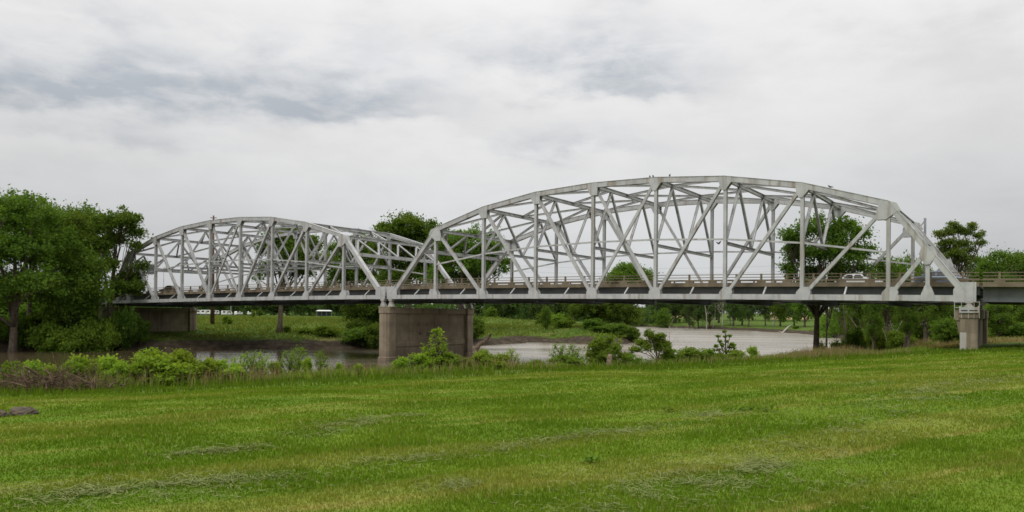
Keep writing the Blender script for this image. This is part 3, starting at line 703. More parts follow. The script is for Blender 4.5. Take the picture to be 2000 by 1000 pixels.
# ---- left bank
G_L = 'big trees on the left bank'
hero('tall spreading tree at the left edge with a bare pale-scarred trunk', 25, 118, [(-60, 430, 70), (10, 425, 48), (65, 420, 42), (-30, 500, 65), (40, 500, 55), (95, 475, 48), (20, 570, 50), (-60, 590, 60), (75, 560, 40), (30, 455, 45, 5)], .62, .42, 420, 62, .95, 'leaf_dark', twig=90, fork=.25, group=G_L)
hero('tree with a dark slim trunk behind the leftmost tree', 52, 127, [(80, 440, 45), (120, 450, 45), (60, 500, 45), (110, 510, 45), (50, 560, 35), (140, 480, 38, 3)], .45, .42, 260, 60, .95, 'leaf_dark', twig=60, fork=.3, group=G_L)
hero('round-topped tree between the left edge tree and the leaning bank tree', 160, 138, [(160, 432, 30), (135, 455, 34), (180, 455, 34), (150, 500, 42), (185, 500, 30), (125, 520, 38)], .45, .42, 230, 60, .95, 'leaf_dark', group=G_L)
hero('leaning bank tree with a gap in its crown beside the far truss end', 209, 130, [(240, 436, 30), (262, 455, 18), (210, 440, 28), (225, 470, 22), (200, 480, 24), (255, 545, 26), (272, 520, 12), (235, 565, 24), (262, 565, 18), (205, 520, 20), (272, 560, 9), (265, 480, 10)], .52, .38, 230, 62, .75, 'leaf_dark', twig=90, fork=.42, lean=(.07, 0), hollow=.25, group=G_L)
hero('drooping willow-like tree with low hanging foliage on the left bank', 140, 124, [(135, 545, 34), (170, 540, 32), (115, 580, 32), (150, 590, 36), (180, 575, 28), (130, 610, 28), (165, 520, 25)], .4, .40, 260, 62, .9, 'leaf', flat=1.6, group=G_L)
proto_tree('bushA', 11, 4.0, 5.0, .02, 9, 1.2, .10, .26, 130, 55, .42, 'leaf', twig=30, fork=.05, hollow=.35)
proto_tree('bushB', 12, 3.0, 4.5, .02, 8, 1.0, .08, .24, 110, 50, .40, 'leaf_mid', twig=30, fork=.05, hollow=.35)
proto_tree('bushD', 14, 4.5, 5.0, .02, 10, 1.3, .12, .28, 150, 55, .5, 'leaf_dark', twig=30, fork=.05, hollow=.3)
BP_ = ('stems', 'foliage')
def bush(label, px, depth, top, wpx, key, group=None, rz=None, sink=.1): return tree_px(label, px, depth, top, wpx, key, 'bush', rz, group, 'bush', BP_, sink)
G_U = 'understory bushes on the left bank'
for lab, px, dp, top, w_, k in [('shaded bush under the tree at the left edge', -20, 122, 618, 120, 'bushD'), ('wide shaded bush left of the slim dark trunk', 85, 126, 612, 110, 'bushA'),
        ('shaded bush below the drooping willow-like tree', 150, 126, 606, 100, 'bushD'), ('low light green bush on the bank edge under the willow', 172, 121, 650, 60, 'bushA'),
        ('bush at the foot of the leaning bank tree', 215, 127, 618, 70, 'bushA'), ('bush right of the leaning trunk hiding the pier end', 243, 128, 603, 50, 'bushA'),
        ('small dark bush in front of the left pier wall', 276, 130, 622, 34, 'bushD'), ('dark bush far back behind the willow', 105, 150, 585, 130, 'bushD'), ('dark thicket behind the leftmost trunk', 10, 150, 570, 130, 'bushD'), ('dark thicket behind the leaning trunk', 190, 150, 582, 90, 'bushD'), ('mid green bush between the two left trunks', 42, 121, 622, 60, 'bushA'), ('mid green bush right of the slim dark trunk', 98, 120, 628, 70, 'bushB'), ('light green bush low under the drooping tree', 135, 119, 636, 70, 'bushB'), ('broad green bush between the drooping tree and the leaning trunk', 192, 122, 622, 64, 'bushB'), ('ragged green bush under the round-topped tree', 70, 135, 598, 90, 'bushA')]:
    bush(lab, px, dp, top, w_, k, G_U)
# ---- behind the bridge, middle
hero('tallest dense tree behind the meeting of the two trusses', 800, 205, [(765, 455, 28), (800, 445, 28), (835, 455, 24), (850, 470, 20), (780, 490, 34), (825, 500, 38), (760, 520, 28), (800, 540, 34), (850, 530, 26), (790, 428, 12), (745, 445, 12), (810, 475, 34), (770, 550, 30), (835, 535, 30), (748, 490, 22)], .7, .55, 340, 62, 1.1, 'leaf', twig=60)
hero('spreading tree behind the left end of the nearer truss', 905, 190, [(880, 480, 34), (920, 470, 28), (955, 490, 26), (975, 515, 18), (900, 520, 36), (940, 530, 28), (870, 540, 28), (980, 530, 12), (965, 465, 14), (910, 495, 34), (950, 505, 30), (880, 515, 30), (860, 555, 30), (925, 550, 30)], .8, .50, 290, 62, 1.0, 'leaf', twig=70, fork=.25)
hero('tree seen through the right half of the far truss', 690, 225, [(670, 490, 26), (700, 480, 26), (720, 510, 26), (660, 525, 24), (690, 540, 26), (730, 545, 22), (645, 510, 14), (695, 510, 28), (665, 550, 24), (720, 480, 18)], .6, .55, 230, 60, 1.1, 'leaf')
hero('fork-trunked tree rising through the middle of the far truss', 546, 152, [(560, 470, 28), (530, 490, 24), (590, 485, 26), (520, 530, 16), (555, 520, 26), (600, 520, 26), (575, 455, 16), (625, 510, 14), (505, 545, 8), (570, 500, 28), (585, 535, 24), (535, 465, 16), (610, 480, 18)], .55, .42, 250, 60, .85, 'leaf_dark', twig=60, lean=(-.03, 0), fork=.35)
hero('dark low-crowned tree left of the river pier under the deck', 716, 158, [(700, 615, 24), (725, 605, 26), (740, 630, 22), (705, 640, 18), (735, 580, 20), (690, 590, 14)], .4, .40, 210, 60, .8, 'leaf_dark')
G_M = 'bushes along the far bank'
for lab, px, dp, top, w_, k in [('leafy bush at the water edge left of the river pier', 700, 143, 640, 70, 'bushA'), ('bright bush hanging over the water beside the river pier', 735, 141, 632, 50, 'bushA'), ('low bush on the far bank right of the fork-trunked tree', 640, 147, 636, 56, 'bushB'),
        ('lowest bush of the row on the far bank meadow', 600, 150, 640, 46, 'bushB'), ('round dark bush in the meadow under the far truss', 508, 330, 604, 12, 'bushD'), ('small bush on the meadow behind the left pier', 445, 175, 617, 22, 'bushB'), ('dark bush beside the fork-trunked tree foot', 561, 153, 637, 16, 'bushA'),
        ('slim young bush in the meadow under the far truss', 495, 260, 605, 9, 'bushB'),
        ('bush at the far column of the river pier', 925, 160, 618, 46, 'bushA'), ('bush with white blossom under the nearer truss', 958, 285, 600, 30, 'bushA'), ('rounded willow bush in the meadow right of the mound', 1065, 225, 606, 40, 'bushA'),
        ('upright bush standing alone on the green slope', 1066, 195, 600, 20, 'bushA'), ('light bush on the slope above the sand bar', 1100, 200, 618, 44, 'bushB'), ('low light bush at the top of the sand bar slope', 1085, 215, 612, 36, 'bushB'),
        ('dark bush on the point above the cut bank', 1160, 190, 622, 46, 'bushD'), ('dark bush sloping down to the point', 1175, 184, 636, 44, 'bushD'), ('green bush falling to the river at the point', 1205, 186, 632, 52, 'bushA'), ('yellowish bush at the waterline of the point', 1212, 181, 655, 24, 'bushB'),
        ('bush at the tip of the point over dark water', 1236, 186, 640, 34, 'bushA')]:
    bush(lab, px, dp, top, w_, k, G_M)
hero('big rounded tree on the point above the river bend', 1180, 200, [(1160, 600, 26), (1200, 600, 28), (1225, 615, 22), (1180, 620, 26), (1215, 590, 22), (1140, 610, 24), (1235, 630, 14), (1190, 580, 18)], .5, .48, 260, 60, .9, 'leaf')
hero('dome-topped tree showing above the deck in the middle of the nearer truss', 1228, 310, [(1225, 535, 22), (1205, 550, 22), (1252, 548, 24), (1228, 545, 26), (1230, 570, 30), (1195, 572, 18), (1268, 575, 16)], .7, .7, 220, 60, 1.5, 'leaf')
# far belts: every tree its own
proto_tree('farA', 21, 12, 11, .10, 9, 2.6, .35, .75, 80, 36, 1.2, 'leaf_far_haze', twig=14)
proto_tree('farB', 22, 14, 9, .12, 9, 2.3, .35, .75, 80, 36, 1.2, 'leaf_far_haze', twig=14)
proto_tree('farC', 23, 10, 12, .05, 9, 2.6, .3, .75, 80, 36, 1.2, 'leaf_far_haze', twig=14)
FK = ['farA', 'farB', 'farC']
G_F = 'distant trees behind the campers'
for i, px in enumerate(range(376, 760, 26)):
    tree_px('distant tree in the belt behind the meadow and campers under the far truss', px + rnd.uniform(-6, 6), 430 + rnd.uniform(-15, 40), 574 + rnd.uniform(-8, 9), 46, FK[i % 3], group=G_F)
G_T = 'trees of the thicket behind the grassy mound'
for i, px in enumerate(range(935, 1150, 24)):
    tree_px('tree in the thicket behind the grassy mound under the nearer truss', px + rnd.uniform(-6, 6), 320 + rnd.uniform(-20, 30), 568 + rnd.uniform(-8, 10), 52, FK[(i + 1) % 3], group=G_T)
proto_tree('bankA', 31, 15, 12, .16, 10, 2.7, .34, .55, 110, 42, 1.0, 'leaf_far_haze', twig=30, fork=.25)
proto_tree('bankB', 32, 16, 11, .12, 10, 2.5, .32, .55, 110, 42, 1.0, 'leaf_far_haze', twig=30, fork=.2)
proto_tree('bankC', 33, 13, 12, .04, 11, 2.7, .3, .55, 120, 42, 1.0, 'leaf', twig=30, fork=.15)
BK = ['bankA', 'bankB', 'bankC']
spec = [(1290, 480, 572, 30, 1, 'round small tree at the far river bend'), (1294, 455, 608, 22, 2, 'bushy little tree nearest the water at the far bend'), (1318, 505, 566, 40, 0, 'several-stemmed tree on the lawn of the far bend'),
        (1341, 500, 566, 34, 2, 'dark tree left of the tan field gap on the far bend'), (1347, 425, 578, 18, 1, 'thin-trunked tree at the water left of the pale trunks'), (1365, 440, 572, 30, 0, 'tree with a bushy base left of the pale trunks'),
        (1386, 430, 566, 36, 1, 'tree among the pale trunks on the far bank'), (1404, 470, 566, 40, 0, 'tree behind the pale trunks on the far bank'), (1432, 415, 566, 32, 1, 'dense tall tree right of the white dead tree'),
        (1450, 430, 568, 34, 2, 'dark tree left of the wide tan field gap'), (1462, 400, 566, 26, 1, 'ivy-clad tree just left of the tan field gap'), (1495, 400, 568, 24, 1, 'tree with a straight trunk right of the tan field gap'),
        (1524, 385, 566, 36, 2, 'dark tree right of the white forked dead tree'), (1552, 370, 566, 34, 0, 'tree leaning over the fallen white branch'), (1572, 360, 562, 36, 2, 'dense tree left of the big forked trunk'), (1530, 560, 575, 40, 0, 'far tree beyond the lawn right of the dead tree')]
for (px, dp, top, w_, k, lab) in spec: tree_px(lab, px, dp, top - 6, w_ * 1.55, BK[k], group='trees on the far right bank')
for i, px in enumerate(range(1285, 1600, 30)):
    tree_px('tree of the far line on the rise behind the bend', px + rnd.uniform(-9, 9), 610 + rnd.uniform(-20, 20), 562 + rnd.uniform(-8, 8), 52, BK[i % 3], group='far line of trees behind the river bend', sink=-2.5 if False else .3)
# ---- right-hand woods
hero('large broad tree standing behind the right half of the nearer truss', 1594, 84, [(1545, 465, 24), (1580, 450, 24), (1615, 455, 26), (1650, 445, 24), (1680, 460, 24), (1560, 505, 28), (1610, 500, 34), (1660, 505, 32), (1690, 490, 18), (1540, 525, 16), (1640, 530, 26), (1590, 535, 26), (1575, 560, 18), (1680, 525, 18), (1600, 432, 14), (1640, 560, 18), (1545, 540, 14), (1555, 485, 22), (1635, 475, 28)], .42, .26, 330, 50, .55, 'leaf', lean=(.02, 0), twig=110, fork=.50, hollow=.25)
proto_tree('woodA', 41, 12, 8, .30, 10, 1.9, .36, .32, 190, 55, .65, 'leaf_dark', twig=60, fork=.36)
proto_tree('woodB', 42, 12, 9, .20, 10, 2.0, .40, .32, 190, 55, .65, 'leaf_dark', twig=60, fork=.33)
proto_tree('woodC', 43, 10, 9, .10, 11, 1.9, .24, .32, 180, 55, .65, 'leaf', twig=60, fork=.12)
WK = ['woodA', 'woodB', 'woodC']
hero('slender tree just right of the large forked trunk', 1615, 92, [(1620, 560, 14), (1632, 545, 14), (1608, 580, 12), (1625, 590, 12)], .17, .25, 70, 50, .5, 'leaf_dark', fork=.6)
hero('sparse light-leaved tree standing clear above the right end post', 1872, 118, [(1835, 460, 10), (1850, 455, 12), (1868, 450, 14), (1885, 455, 12), (1900, 447, 8), (1908, 462, 8), (1915, 475, 10), (1855, 475, 14), (1880, 478, 14), (1838, 478, 8), (1860, 498, 14), (1895, 490, 10), (1840, 505, 10), (1878, 510, 14), (1862, 438, 7), (1898, 441, 8), (1845, 490, 12), (1870, 495, 14), (1890, 505, 10), (1828, 492, 7), (1918, 458, 6)], .27, .25, 520, 34, .45, 'leaf_young', twig=120, fork=.35, hollow=.1, rtwig=.03)
spec = [(1730, 118, 505, 70, 0, 'small-crowned tree right of the large broad tree'), (1768, 125, 500, 60, 2, 'thin tree seen between the last two truss verticals'), (1705, 105, 560, 50, 1, 'dark tree with a split trunk in the right woods'), (1774, 98, 565, 60, 1, 'fork-trunked tree in the right woods with a dark stem'),
        (1808, 112, 548, 60, 0, 'tree with a V-shaped trunk left of the bank pier'), (1845, 104, 560, 60, 2, 'green tree just left of the bank pier'), (1672, 125, 545, 50, 0, 'tree right of the pale leaning stem'), (1650, 190, 560, 50, 1, 'tree in the back of the right woods above the bend'),
        (1690, 200, 560, 60, 0, 'tree standing back behind the brown brush'), (1740, 190, 555, 60, 1, 'tree in the middle of the right woods far back'), (1790, 180, 555, 60, 0, 'tree far back left of the bank pier'), (1840, 170, 545, 70, 1, 'tree far back behind the bank pier bracket'),
        (1800, 240, 520, 60, 2, 'tree top showing over the deck left of the end post'), (1915, 165, 500, 70, 0, 'rounded tree top right of the sparse tree over the railing'), (1955, 150, 488, 80, 1, 'broad tree top over the railing at the right'), (1995, 160, 492, 70, 0, 'tree top cut by the right edge over the railing'), (2050, 150, 480, 90, 1, 'tree beyond the right edge'),
        (1950, 96, 590, 60, 2, 'bright green small tree under the girder span'), (1985, 110, 570, 70, 1, 'tree with a dark stem under the girder span at the right edge'), (1965, 140, 560, 70, 0, 'tree in shade behind the girder span'), (2030, 105, 560, 80, 2, 'tree in shade just beyond the right edge')]
for (px, dp, top, w_, k, lab) in spec: tree_px(lab, px, dp, top, w_, WK[k], group='trees of the right woods')
for lab, px, dp, top, w_, k in [('dense dark bush beside the dead stump trees on the right bank', 1672, 86, 640, 40, 'bushD'), ('low bush at the foot of the slender tree', 1640, 88, 664, 36, 'bushA'), ('bush behind the brown brush strip', 1716, 108, 640, 60, 'bushB'), ('low bush below the fork-trunked tree', 1760, 104, 646, 50, 'bushB'),
        ('thick green bush left of the bank pier', 1850, 92, 622, 60, 'bushA'), ('tall shaded bush behind the bank pier', 1880, 110, 600, 60, 'bushD'), ('bush in shade under the girder span', 1960, 100, 636, 60, 'bushA'), ('bush at the right edge under the girder span', 2005, 96, 632, 60, 'bushD'), ('bush left of the V-shaped trunk', 1790, 118, 628, 50, 'bushA'), ('small bush on the far grassy bank of the bend', 1554, 345, 636, 14, 'bushA'), ('bush low on the bank between the two trunks', 1608, 86, 668, 20, 'bushB')]:
    bush(lab, px, dp, top, w_, k, 'bushes of the right woods')
# distant woodland masses nobody could count
def mass(name, label, a0, a1, dist, h, n, mat, leaf, seed):
    rg = np.random.default_rng(seed); px = rg.uniform(a0, a1, n); dp = dist * rg.uniform(.97, 1.08, n); x = (px - CX) / F * dp
    zb = G(x, dp); hh = h * (.72 + .28 * vn(px, px * 0, .03, seed)) * (.85 + .15 * vn(px, px * 0, .11, seed + 1)); z = zb + rg.uniform(.0, 1, n) ** .7 * hh
    P = np.stack([x, dp, z], 1); V, Fq = leaf_quads(rg, P, leaf, .6, .6); T = np.clip(.5 + .4 * vn(x, z * 3, .25, seed) + rg.uniform(-.2, .2, n), 0, 1)
    o = link(name, np_mesh(name, V, Fq, mat, np.repeat(T, 4))); tag(o, label, 'woodland', None, 'stuff')
mass('distant_woodland', 'distant dark green wood beyond the far meadow', -150, 1330, 520, 18, 42000, 'leaf_far_haze', 1.9, 3)
mass('right_woodland', 'shaded green wood filling in behind the right bank trees', 1600, 2200, 255, 14, 16000, 'leaf', 1.1, 5)
mass('left_woodland', 'shaded wood behind the left bank trees', -320, 262, 190, 15, 16000, 'leaf_dark', .95, 6)
# ---- dead wood
def dead_tree(name, label, px, depth, top, r0, mat, seed, lean=0.0, nb=7, cat='dead tree', spread=.45, group=None):
    r_ = random.Random(seed); loc = spot(px, depth, .2); H = at(px, top, depth).z - loc.z; m = MB(); tp = curve_pts((0, 0, -.3), (lean * H, r_.uniform(-.05, .05) * H, H), .04, 7, r_)
    m.tube(tp, [r0 * (1 - .75 * k / 7) for k in range(8)], 8)
    for k in range(nb):
        a = tp[r_.randint(2, 5)]; b = a + Vector((r_.uniform(-1, 1) * spread * H, r_.uniform(-.6, .6) * spread * H, r_.uniform(.15, .55) * H)); pts = curve_pts(a, b, .12, 4, r_)
        m.tube(pts, [r0 * .45, r0 * .36, r0 * .25, r0 * .15, r0 * .06], 6)
        for j in range(2):
            e = pts[r_.randint(2, 4)]; m.tube(curve_pts(e, e + Vector((r_.uniform(-1, 1), r_.uniform(-1, 1), r_.uniform(0, 1))) * .16 * H, .1, 2, r_), [r0 * .14, r0 * .08, r0 * .03], 5)
    o = thing(name, label, cat, loc, group); me = bpy.data.meshes.new('trunk'); me.from_pydata(m.v, [], m.f); me.polygons.foreach_set('use_smooth', [True] * len(me.polygons)); me.materials.append(MAT[mat]); link('trunk', me, o); return o
G_D = 'pale bare trees on the far bank'
dead_tree('dead_tree', 'white forked dead tree by the tan field gap', 1511, 388, 575, .42, 'bark_pale', 1, .0, 6, spread=.28, group=G_D)
dead_tree('dead_tree', 'pale bare tree leaning left among the far bank trunks', 1380, 425, 575, .36, 'bark_pale', 2, -.10, 4, spread=.2, group=G_D)
dead_tree('dead_tree', 'white dead tree with raised limbs above the far bank', 1411, 418, 570, .34, 'bark_pale', 33, .02, 5, spread=.2, group=G_D)
dead_tree('dead_tree', 'thin pale trunk left of the tan field gap', 1427, 420, 575, .4, 'bark_pale', 4, .0, 3, group=G_D)
dead_tree('dead_tree', 'straight pale trunk right of the leaning pale tree', 1393, 428, 572, .36, 'bark_pale', 8, .01, 4, group=G_D)
dead_tree('dead_tree', 'dead stem leaning left over the brown brush in the right woods', 1655, 108, 585, .22, 'bark', 5, -.06, 3)
dead_tree('dead_tree', 'bare trunk leaning right in the middle of the right woods', 1716, 106, 612, .16, 'bark_pale', 6, .62, 3, spread=.25)
dead_tree('dead_tree', 'thick pale-barked dead trunk behind the brown brush', 1695, 112, 596, .45, 'bark', 9, .02, 3)
dead_tree('dead_tree', 'dark forked bare trunk in the right woods', 1769, 100, 590, .38, 'bark', 10, .12, 4)
dead_tree('dead_tree', 'twin-stemmed dark trunk left of the bank pier', 1810, 114, 600, .36, 'bark', 12, -.08, 4)
def log(name, label, pts, rad, mat, cat='driftwood', extra=()):
    o = thing(name, label, cat, pts[0]); m = MB(); m.tube(pts, rad, 9)
    for e, rr in extra: m.tube(e, rr, 8)
    q = m.build('wood', mat, o, True); return o
dp = 99
log('driftwood', 'broken driftwood snag bent over beside the far column of the river pier', [at(931, 712, dp), at(932, 692, dp), at(929, 682, dp), at(938, 671, dp), at(946, 668, dp + .4), at(953, 660, dp + .8), at(959, 653, dp + 1.2)], [.42, .34, .33, .30, .27, .22, .12], 'dead_wood')
log('fallen_branch', 'white fallen branch lying on the far grassy bank', [spot(1518, 330) + UP * .3, spot(1530, 338) + UP * .9, spot(1538, 342) + UP * 1.2, spot(1546, 345) + UP * 2.2], [.1, .35, .3, .1], 'bark_pale', 'branch', (([spot(1530, 338) + UP * .8, spot(1519, 345) + UP * .5], [.2, .05]),))
sp_ = spot(1190, depth_q(1190, 35.6)); r_ = random.Random(3)
m = MB(); m.tube([sp_ - UP * .3, sp_ + UP * .3 + AX * .02, sp_ + UP * .66 + AX * .06, sp_ + UP * .82 + AX * .08], [.19, .17, .15, .11], 10); o = thing('tree_stump', 'weathered brown stump in front of a leafy bush at the bank top', 'tree stump', sp_); m.build('wood', 'dead_wood', o, True)
# ---- near bank bushes and saplings
proto_tree('briA', 51, 1.7, 2.0, .02, 13, .38, .03, .13, 150, 26, .17, 'leaf_bright', twig=50, fork=.03, hollow=.3, rtwig=.006, aspect=.62)
proto_tree('briB', 52, 1.5, 1.5, .02, 11, .30, .03, .12, 110, 22, .15, 'leaf_bright', twig=40, fork=.03, hollow=.3, rtwig=.006, aspect=.62)
proto_tree('midA', 53, 1.6, 1.8, .02, 13, .34, .03, .12, 140, 22, .16, 'leaf_mid', twig=50, fork=.03, hollow=.25, rtwig=.007, aspect=.55)
def spire(seed, H, W, n):
    r_ = random.Random(seed); out = []
    for k in range(n):
        f = (k + .5) / n; rad = W / 2 * (1 - f) ** .75; a = k * 2.4; q = max(.10, W * .17 * (1.15 - f)); out.append((math.cos(a) * rad * .7, math.sin(a) * rad * .7, H * (.10 + .86 * f), q, q, q * 1.25))
    return out
proto_tree('spireA', 54, 2.4, 1.3, 0, 0, 0, .03, .11, 150, 17, .12, 'leaf_bright', twig=110, lobes=spire(54, 2.4, 1.5, 26), hollow=.1, fork=.05, flat=1.2, rtwig=.006)
proto_tree('spireB', 55, 2.0, 1.1, 0, 0, 0, .02, .10, 80, 12, .12, 'leaf_mid', twig=70, lobes=spire(55, 2.0, 1.0, 18), hollow=.1, fork=.05, flat=1.2, rtwig=.006)
proto_tree('plume', 58, 2.0, 1.3, .05, 16, .16, .02, .085, 130, 15, .13, 'leaf_mid', twig=80, hollow=.1, fork=.05, flat=1.4, rtwig=.005, aspect=.45)
proto_tree('plumeB', 59, 2.0, 1.5, .03, 18, .18, .02, .085, 130, 15, .14, 'leaf_bright', twig=80, hollow=.1, fork=.05, flat=1.3, rtwig=.005, aspect=.5)
lob = [(0, 0, 1.75, .12, .12, .1), (.25, 0, 1.5, .1, .1, .08), (-.32, .1, 1.5, .16, .14, .1), (.0, 0, 1.48, .12, .12, .1), (-.22, 0, 1.2, .1, .1, .08), (.05, 0, 1.2, .1, .1, .08), (-.1, 0, 1.0, .12, .12, .08), (-.4, 0, .95, .12, .1, .08), (.4, 0, 1.05, .16, .14, .12), (.3, .1, .85, .18, .15, .12), (-.55, 0, .72, .1, .1, .07), (-.25, 0, .72, .14, .14, .1), (.1, 0, .6, .2, .2, .14), (.5, 0, .55, .2, .2, .2), (-.2, 0, .45, .22, .2, .16), (.2, 0, .3, .3, .25, .2)]
proto_tree('twiggy', 56, 1.85, 1.3, 0, 0, 0, .022, .12, 60, 22, .075, 'leaf_mid', twig=40, lobes=lob, hollow=.1, fork=.05, rtwig=.007, aspect=.7)
G_N = 'bushes along the near river bank'
near = [(30, 38, 706, 60, 'midA', 'sparse bush behind the brush pile at the left edge'), (62, 37, 704, 40, 'briB', 'small leafy shoot behind the left part of the brush pile'), (98, 38, 712, 40, 'briB', 'low leafy bush in the middle of the brush pile'),
        (148, 38, 693, 50, 'briB', 'bright upright bush behind the brush pile'), (186, 38, 697, 32, 'plumeB', 'narrow leafy shoot right of the brush pile bush'), (222, 39, 694, 60, 'briB', 'small bright bush left of the largest bush'), (240, 37.5, 706, 50, 'briA', 'low bright bush against the largest bush'),
        (300, 37.5, 681, 90, 'briA', 'largest bright green bush on the near bank'), (352, 37.8, 683, 80, 'briA', 'right half of the big bright bush clump'), (325, 36.8, 702, 90, 'briA', 'low front bush of the big bright clump'), (404, 37.5, 699, 56, 'briB', 'bright bush right of the big clump'), (440, 37.5, 702, 56, 'briA', 'rounded bright bush right of the clump of tall shoots'),
        (472, 38, 690, 44, 'plumeB', 'upright leafy shoot among the tall shoots'), (492, 38.5, 684, 40, 'plume', 'tallest upright shoot of the tall shoots'), (512, 38, 686, 40, 'plumeB', 'rightmost upright shoot of the tall shoots'), (458, 36.8, 716, 50, 'briB', 'low bush in front of the tall shoots'),
        (566, 39, 682, 44, 'plume', 'left willow shoot in front of the open water'), (585, 39.5, 675, 40, 'plume', 'tall willow shoot in front of the open water'), (602, 38, 698, 22, 'briB', 'small round shoot beside the willow shoots'), (627, 39, 683, 32, 'plume', 'thin willow shoot right of the tall one'), (540, 38, 705, 26, 'briB', 'small bright weed bush left of the willow shoots'),
        (665, 37.5, 708, 18, 'briB', 'small bright shoot halfway to the river pier'), (700, 37.2, 710, 20, 'briB', 'small bright shoot left of the river pier'), (783, 37.5, 697, 34, 'briB', 'bright bush in front of the left column of the river pier'), (805, 37.6, 690, 32, 'plumeB', 'upright shoot beside the pier bush'),
        (853, 37.8, 642, 72, 'spireA', 'tall pointed sapling in front of the river pier wall'), (880, 37.5, 692, 60, 'midA', 'low leafy bush at the foot of the tall sapling'), (828, 37.5, 690, 44, 'briB', 'bush left of the tall pointed sapling'), (905, 37.2, 698, 40, 'midA', 'dull bush below the far column of the pier'),
        (946, 37.3, 683, 46, 'briA', 'bright bush right of the driftwood snag'), (978, 37.6, 690, 34, 'briB', 'bright bush left of the shoot over the water'), (1000, 38, 679, 38, 'plumeB', 'upright sapling before the bright water right of the pier'), (968, 36.7, 705, 44, 'briB', 'low bright weeds in front of the bushes right of the pier'),
        (1094, 38, 668, 44, 'plume', 'left sapling of the pair over the bright water'), (1121, 38.2, 670, 40, 'plume', 'right sapling of the pair over the bright water'), (1105, 37.2, 694, 70, 'midA', 'low bush below the pair of saplings'), (1050, 37.2, 702, 36, 'midA', 'low weedy bush left of the sapling pair'),
        (1182, 37.6, 652, 70, 'midA', 'dark leafy bush behind the weathered stump'), (1172, 37.3, 680, 60, 'midA', 'lower part bush left of the weathered stump'), (1345, 37.3, 678, 60, 'midA', 'light bush right of the leaning small tree'), (1375, 37.4, 681, 56, 'midA', 'rounded bush before the bright water'), (1310, 37.4, 682, 50, 'midA', 'bush under the bare twigs'),
        (1416, 38, 645, 48, 'twiggy', 'young sapling with separate leaf tufts over the bright water'), (1436, 37.4, 684, 36, 'briB', 'bright bush right of the tufted sapling'), (1400, 37.2, 690, 40, 'midA', 'dull bush at the foot of the tufted sapling'), (1472, 37.2, 676, 22, 'briB', 'small lone shoot right of the tufted sapling'), (1232, 37, 692, 40, 'midA', 'low bush left of the leaning small tree')]
for (px, q, top, w_, k, lab) in near: tree_px(lab, px, depth_q(px, q), top, w_, k, 'sapling' if 'spire' in k or 'plume' in k or k == 'twiggy' else 'bush', None if k != 'twiggy' else 0, G_N, 'sapling' if 'spire' in k or 'plume' in k or k == 'twiggy' else 'bush', BP_)
hero('small leaning tree with a bent trunk at the bank top', 1288, depth_q(1288, 37.5), [(1275, 665, 14), (1255, 672, 12), (1295, 672, 12), (1240, 685, 9), (1228, 695, 6), (1268, 653, 9), (1290, 658, 9), (1305, 682, 9), (1262, 680, 10), (1285, 680, 10)], .075, .12, 150, 30, .16, 'leaf_mid', 'dead_wood', lean=(-.12, 0), twig=60, fork=.35, rtwig=.01)
dead_tree('bare_shrub', 'leafless grey twiggy shrub against the bright water', 1303, depth_q(1303, 38.2), 636, .028, 'bark_pale', 21, .06, 12, 'shrub', .38)
# ---- brush pile, boulders
r_ = random.Random(5); m = MB(); bp0 = spot(120, depth_q(120, 35.2), 0)
for k in range(260):
    px = r_.triangular(-60, 262, 90); q = r_.uniform(34.0, 36.4); b = spot(px, depth_q(px, q), 0); hh = .62 * max(.12, 1 - abs(px - 95) / 200) * r_.random() ** 1.2 * (.6 + .6 * math.sin(px * .09) ** 2)
    L_ = r_.uniform(.5, 2.0); d = Vector((r_.uniform(-1, 1), r_.uniform(-.5, .5), r_.uniform(-.25, .75))).normalized() * L_; a = b + UP * (hh + .05); pts = curve_pts(a - d * .5, a + d * .5, .14, 4, r_)
    pts = [Vector((p_.x, p_.y, max(p_.z, g1(p_.x, p_.y) + .01))) for p_ in pts]; rr = r_.choice((.008, .012, .02, .035)); m.tube(pts, [rr, rr * .9, rr * .75, rr * .5, rr * .2], 5)
    for j in range(2):
        e = pts[r_.randint(1, 3)]; m.tube(curve_pts(e, e + Vector((r_.uniform(-1, 1), r_.uniform(-1, 1), r_.uniform(-.2, .9))) * .4, .1, 2, r_), [rr * .4, rr * .28, rr * .1], 4)
o = thing('brush_pile', 'heap of cut reddish brown branches on the grass at the left', 'brush pile', bp0); m.build('branches', 'brush_wood', o, True)
def boulder(label, px, py, w_, h_, seed):
    c = hit(px, py); bm = bmesh.new(); bmesh.ops.create_icosphere(bm, subdivisions=5, radius=1)
    for v in bm.verts:
        k = float(1 + .22 * vn(np.array([v.co.x + v.co.z]), np.array([v.co.y - v.co.z * .7]), 1.4, seed)[0] + .05 * vn(np.array([v.co.x * 3 - v.co.z]), np.array([v.co.y * 3 + v.co.z]), 2.2, seed + 3)[0] + .10 * vn(np.array([v.co.x * 2 + v.co.y]), np.array([v.co.z * 2]), 3, seed + 1)[0]); v.co = Vector((v.co.x * w_ * k, v.co.y * w_ * .8 * k, v.co.z * h_ * k))
    me = bpy.data.meshes.new('boulder'); bm.to_mesh(me); bm.free(); me.polygons.foreach_set('use_smooth', [True] * len(me.polygons)); me.materials.append(MAT['rock']); o = link('boulder', me); o.location = c; tag(o, label, 'rock', 'rocks at the left of the lawn')
boulder('low dark grey-brown rock lying in the grass at the left', 46, 811, .34, .19, 2); boulder('rock cut by the left edge of the picture', -8, 816, .24, .16, 4)
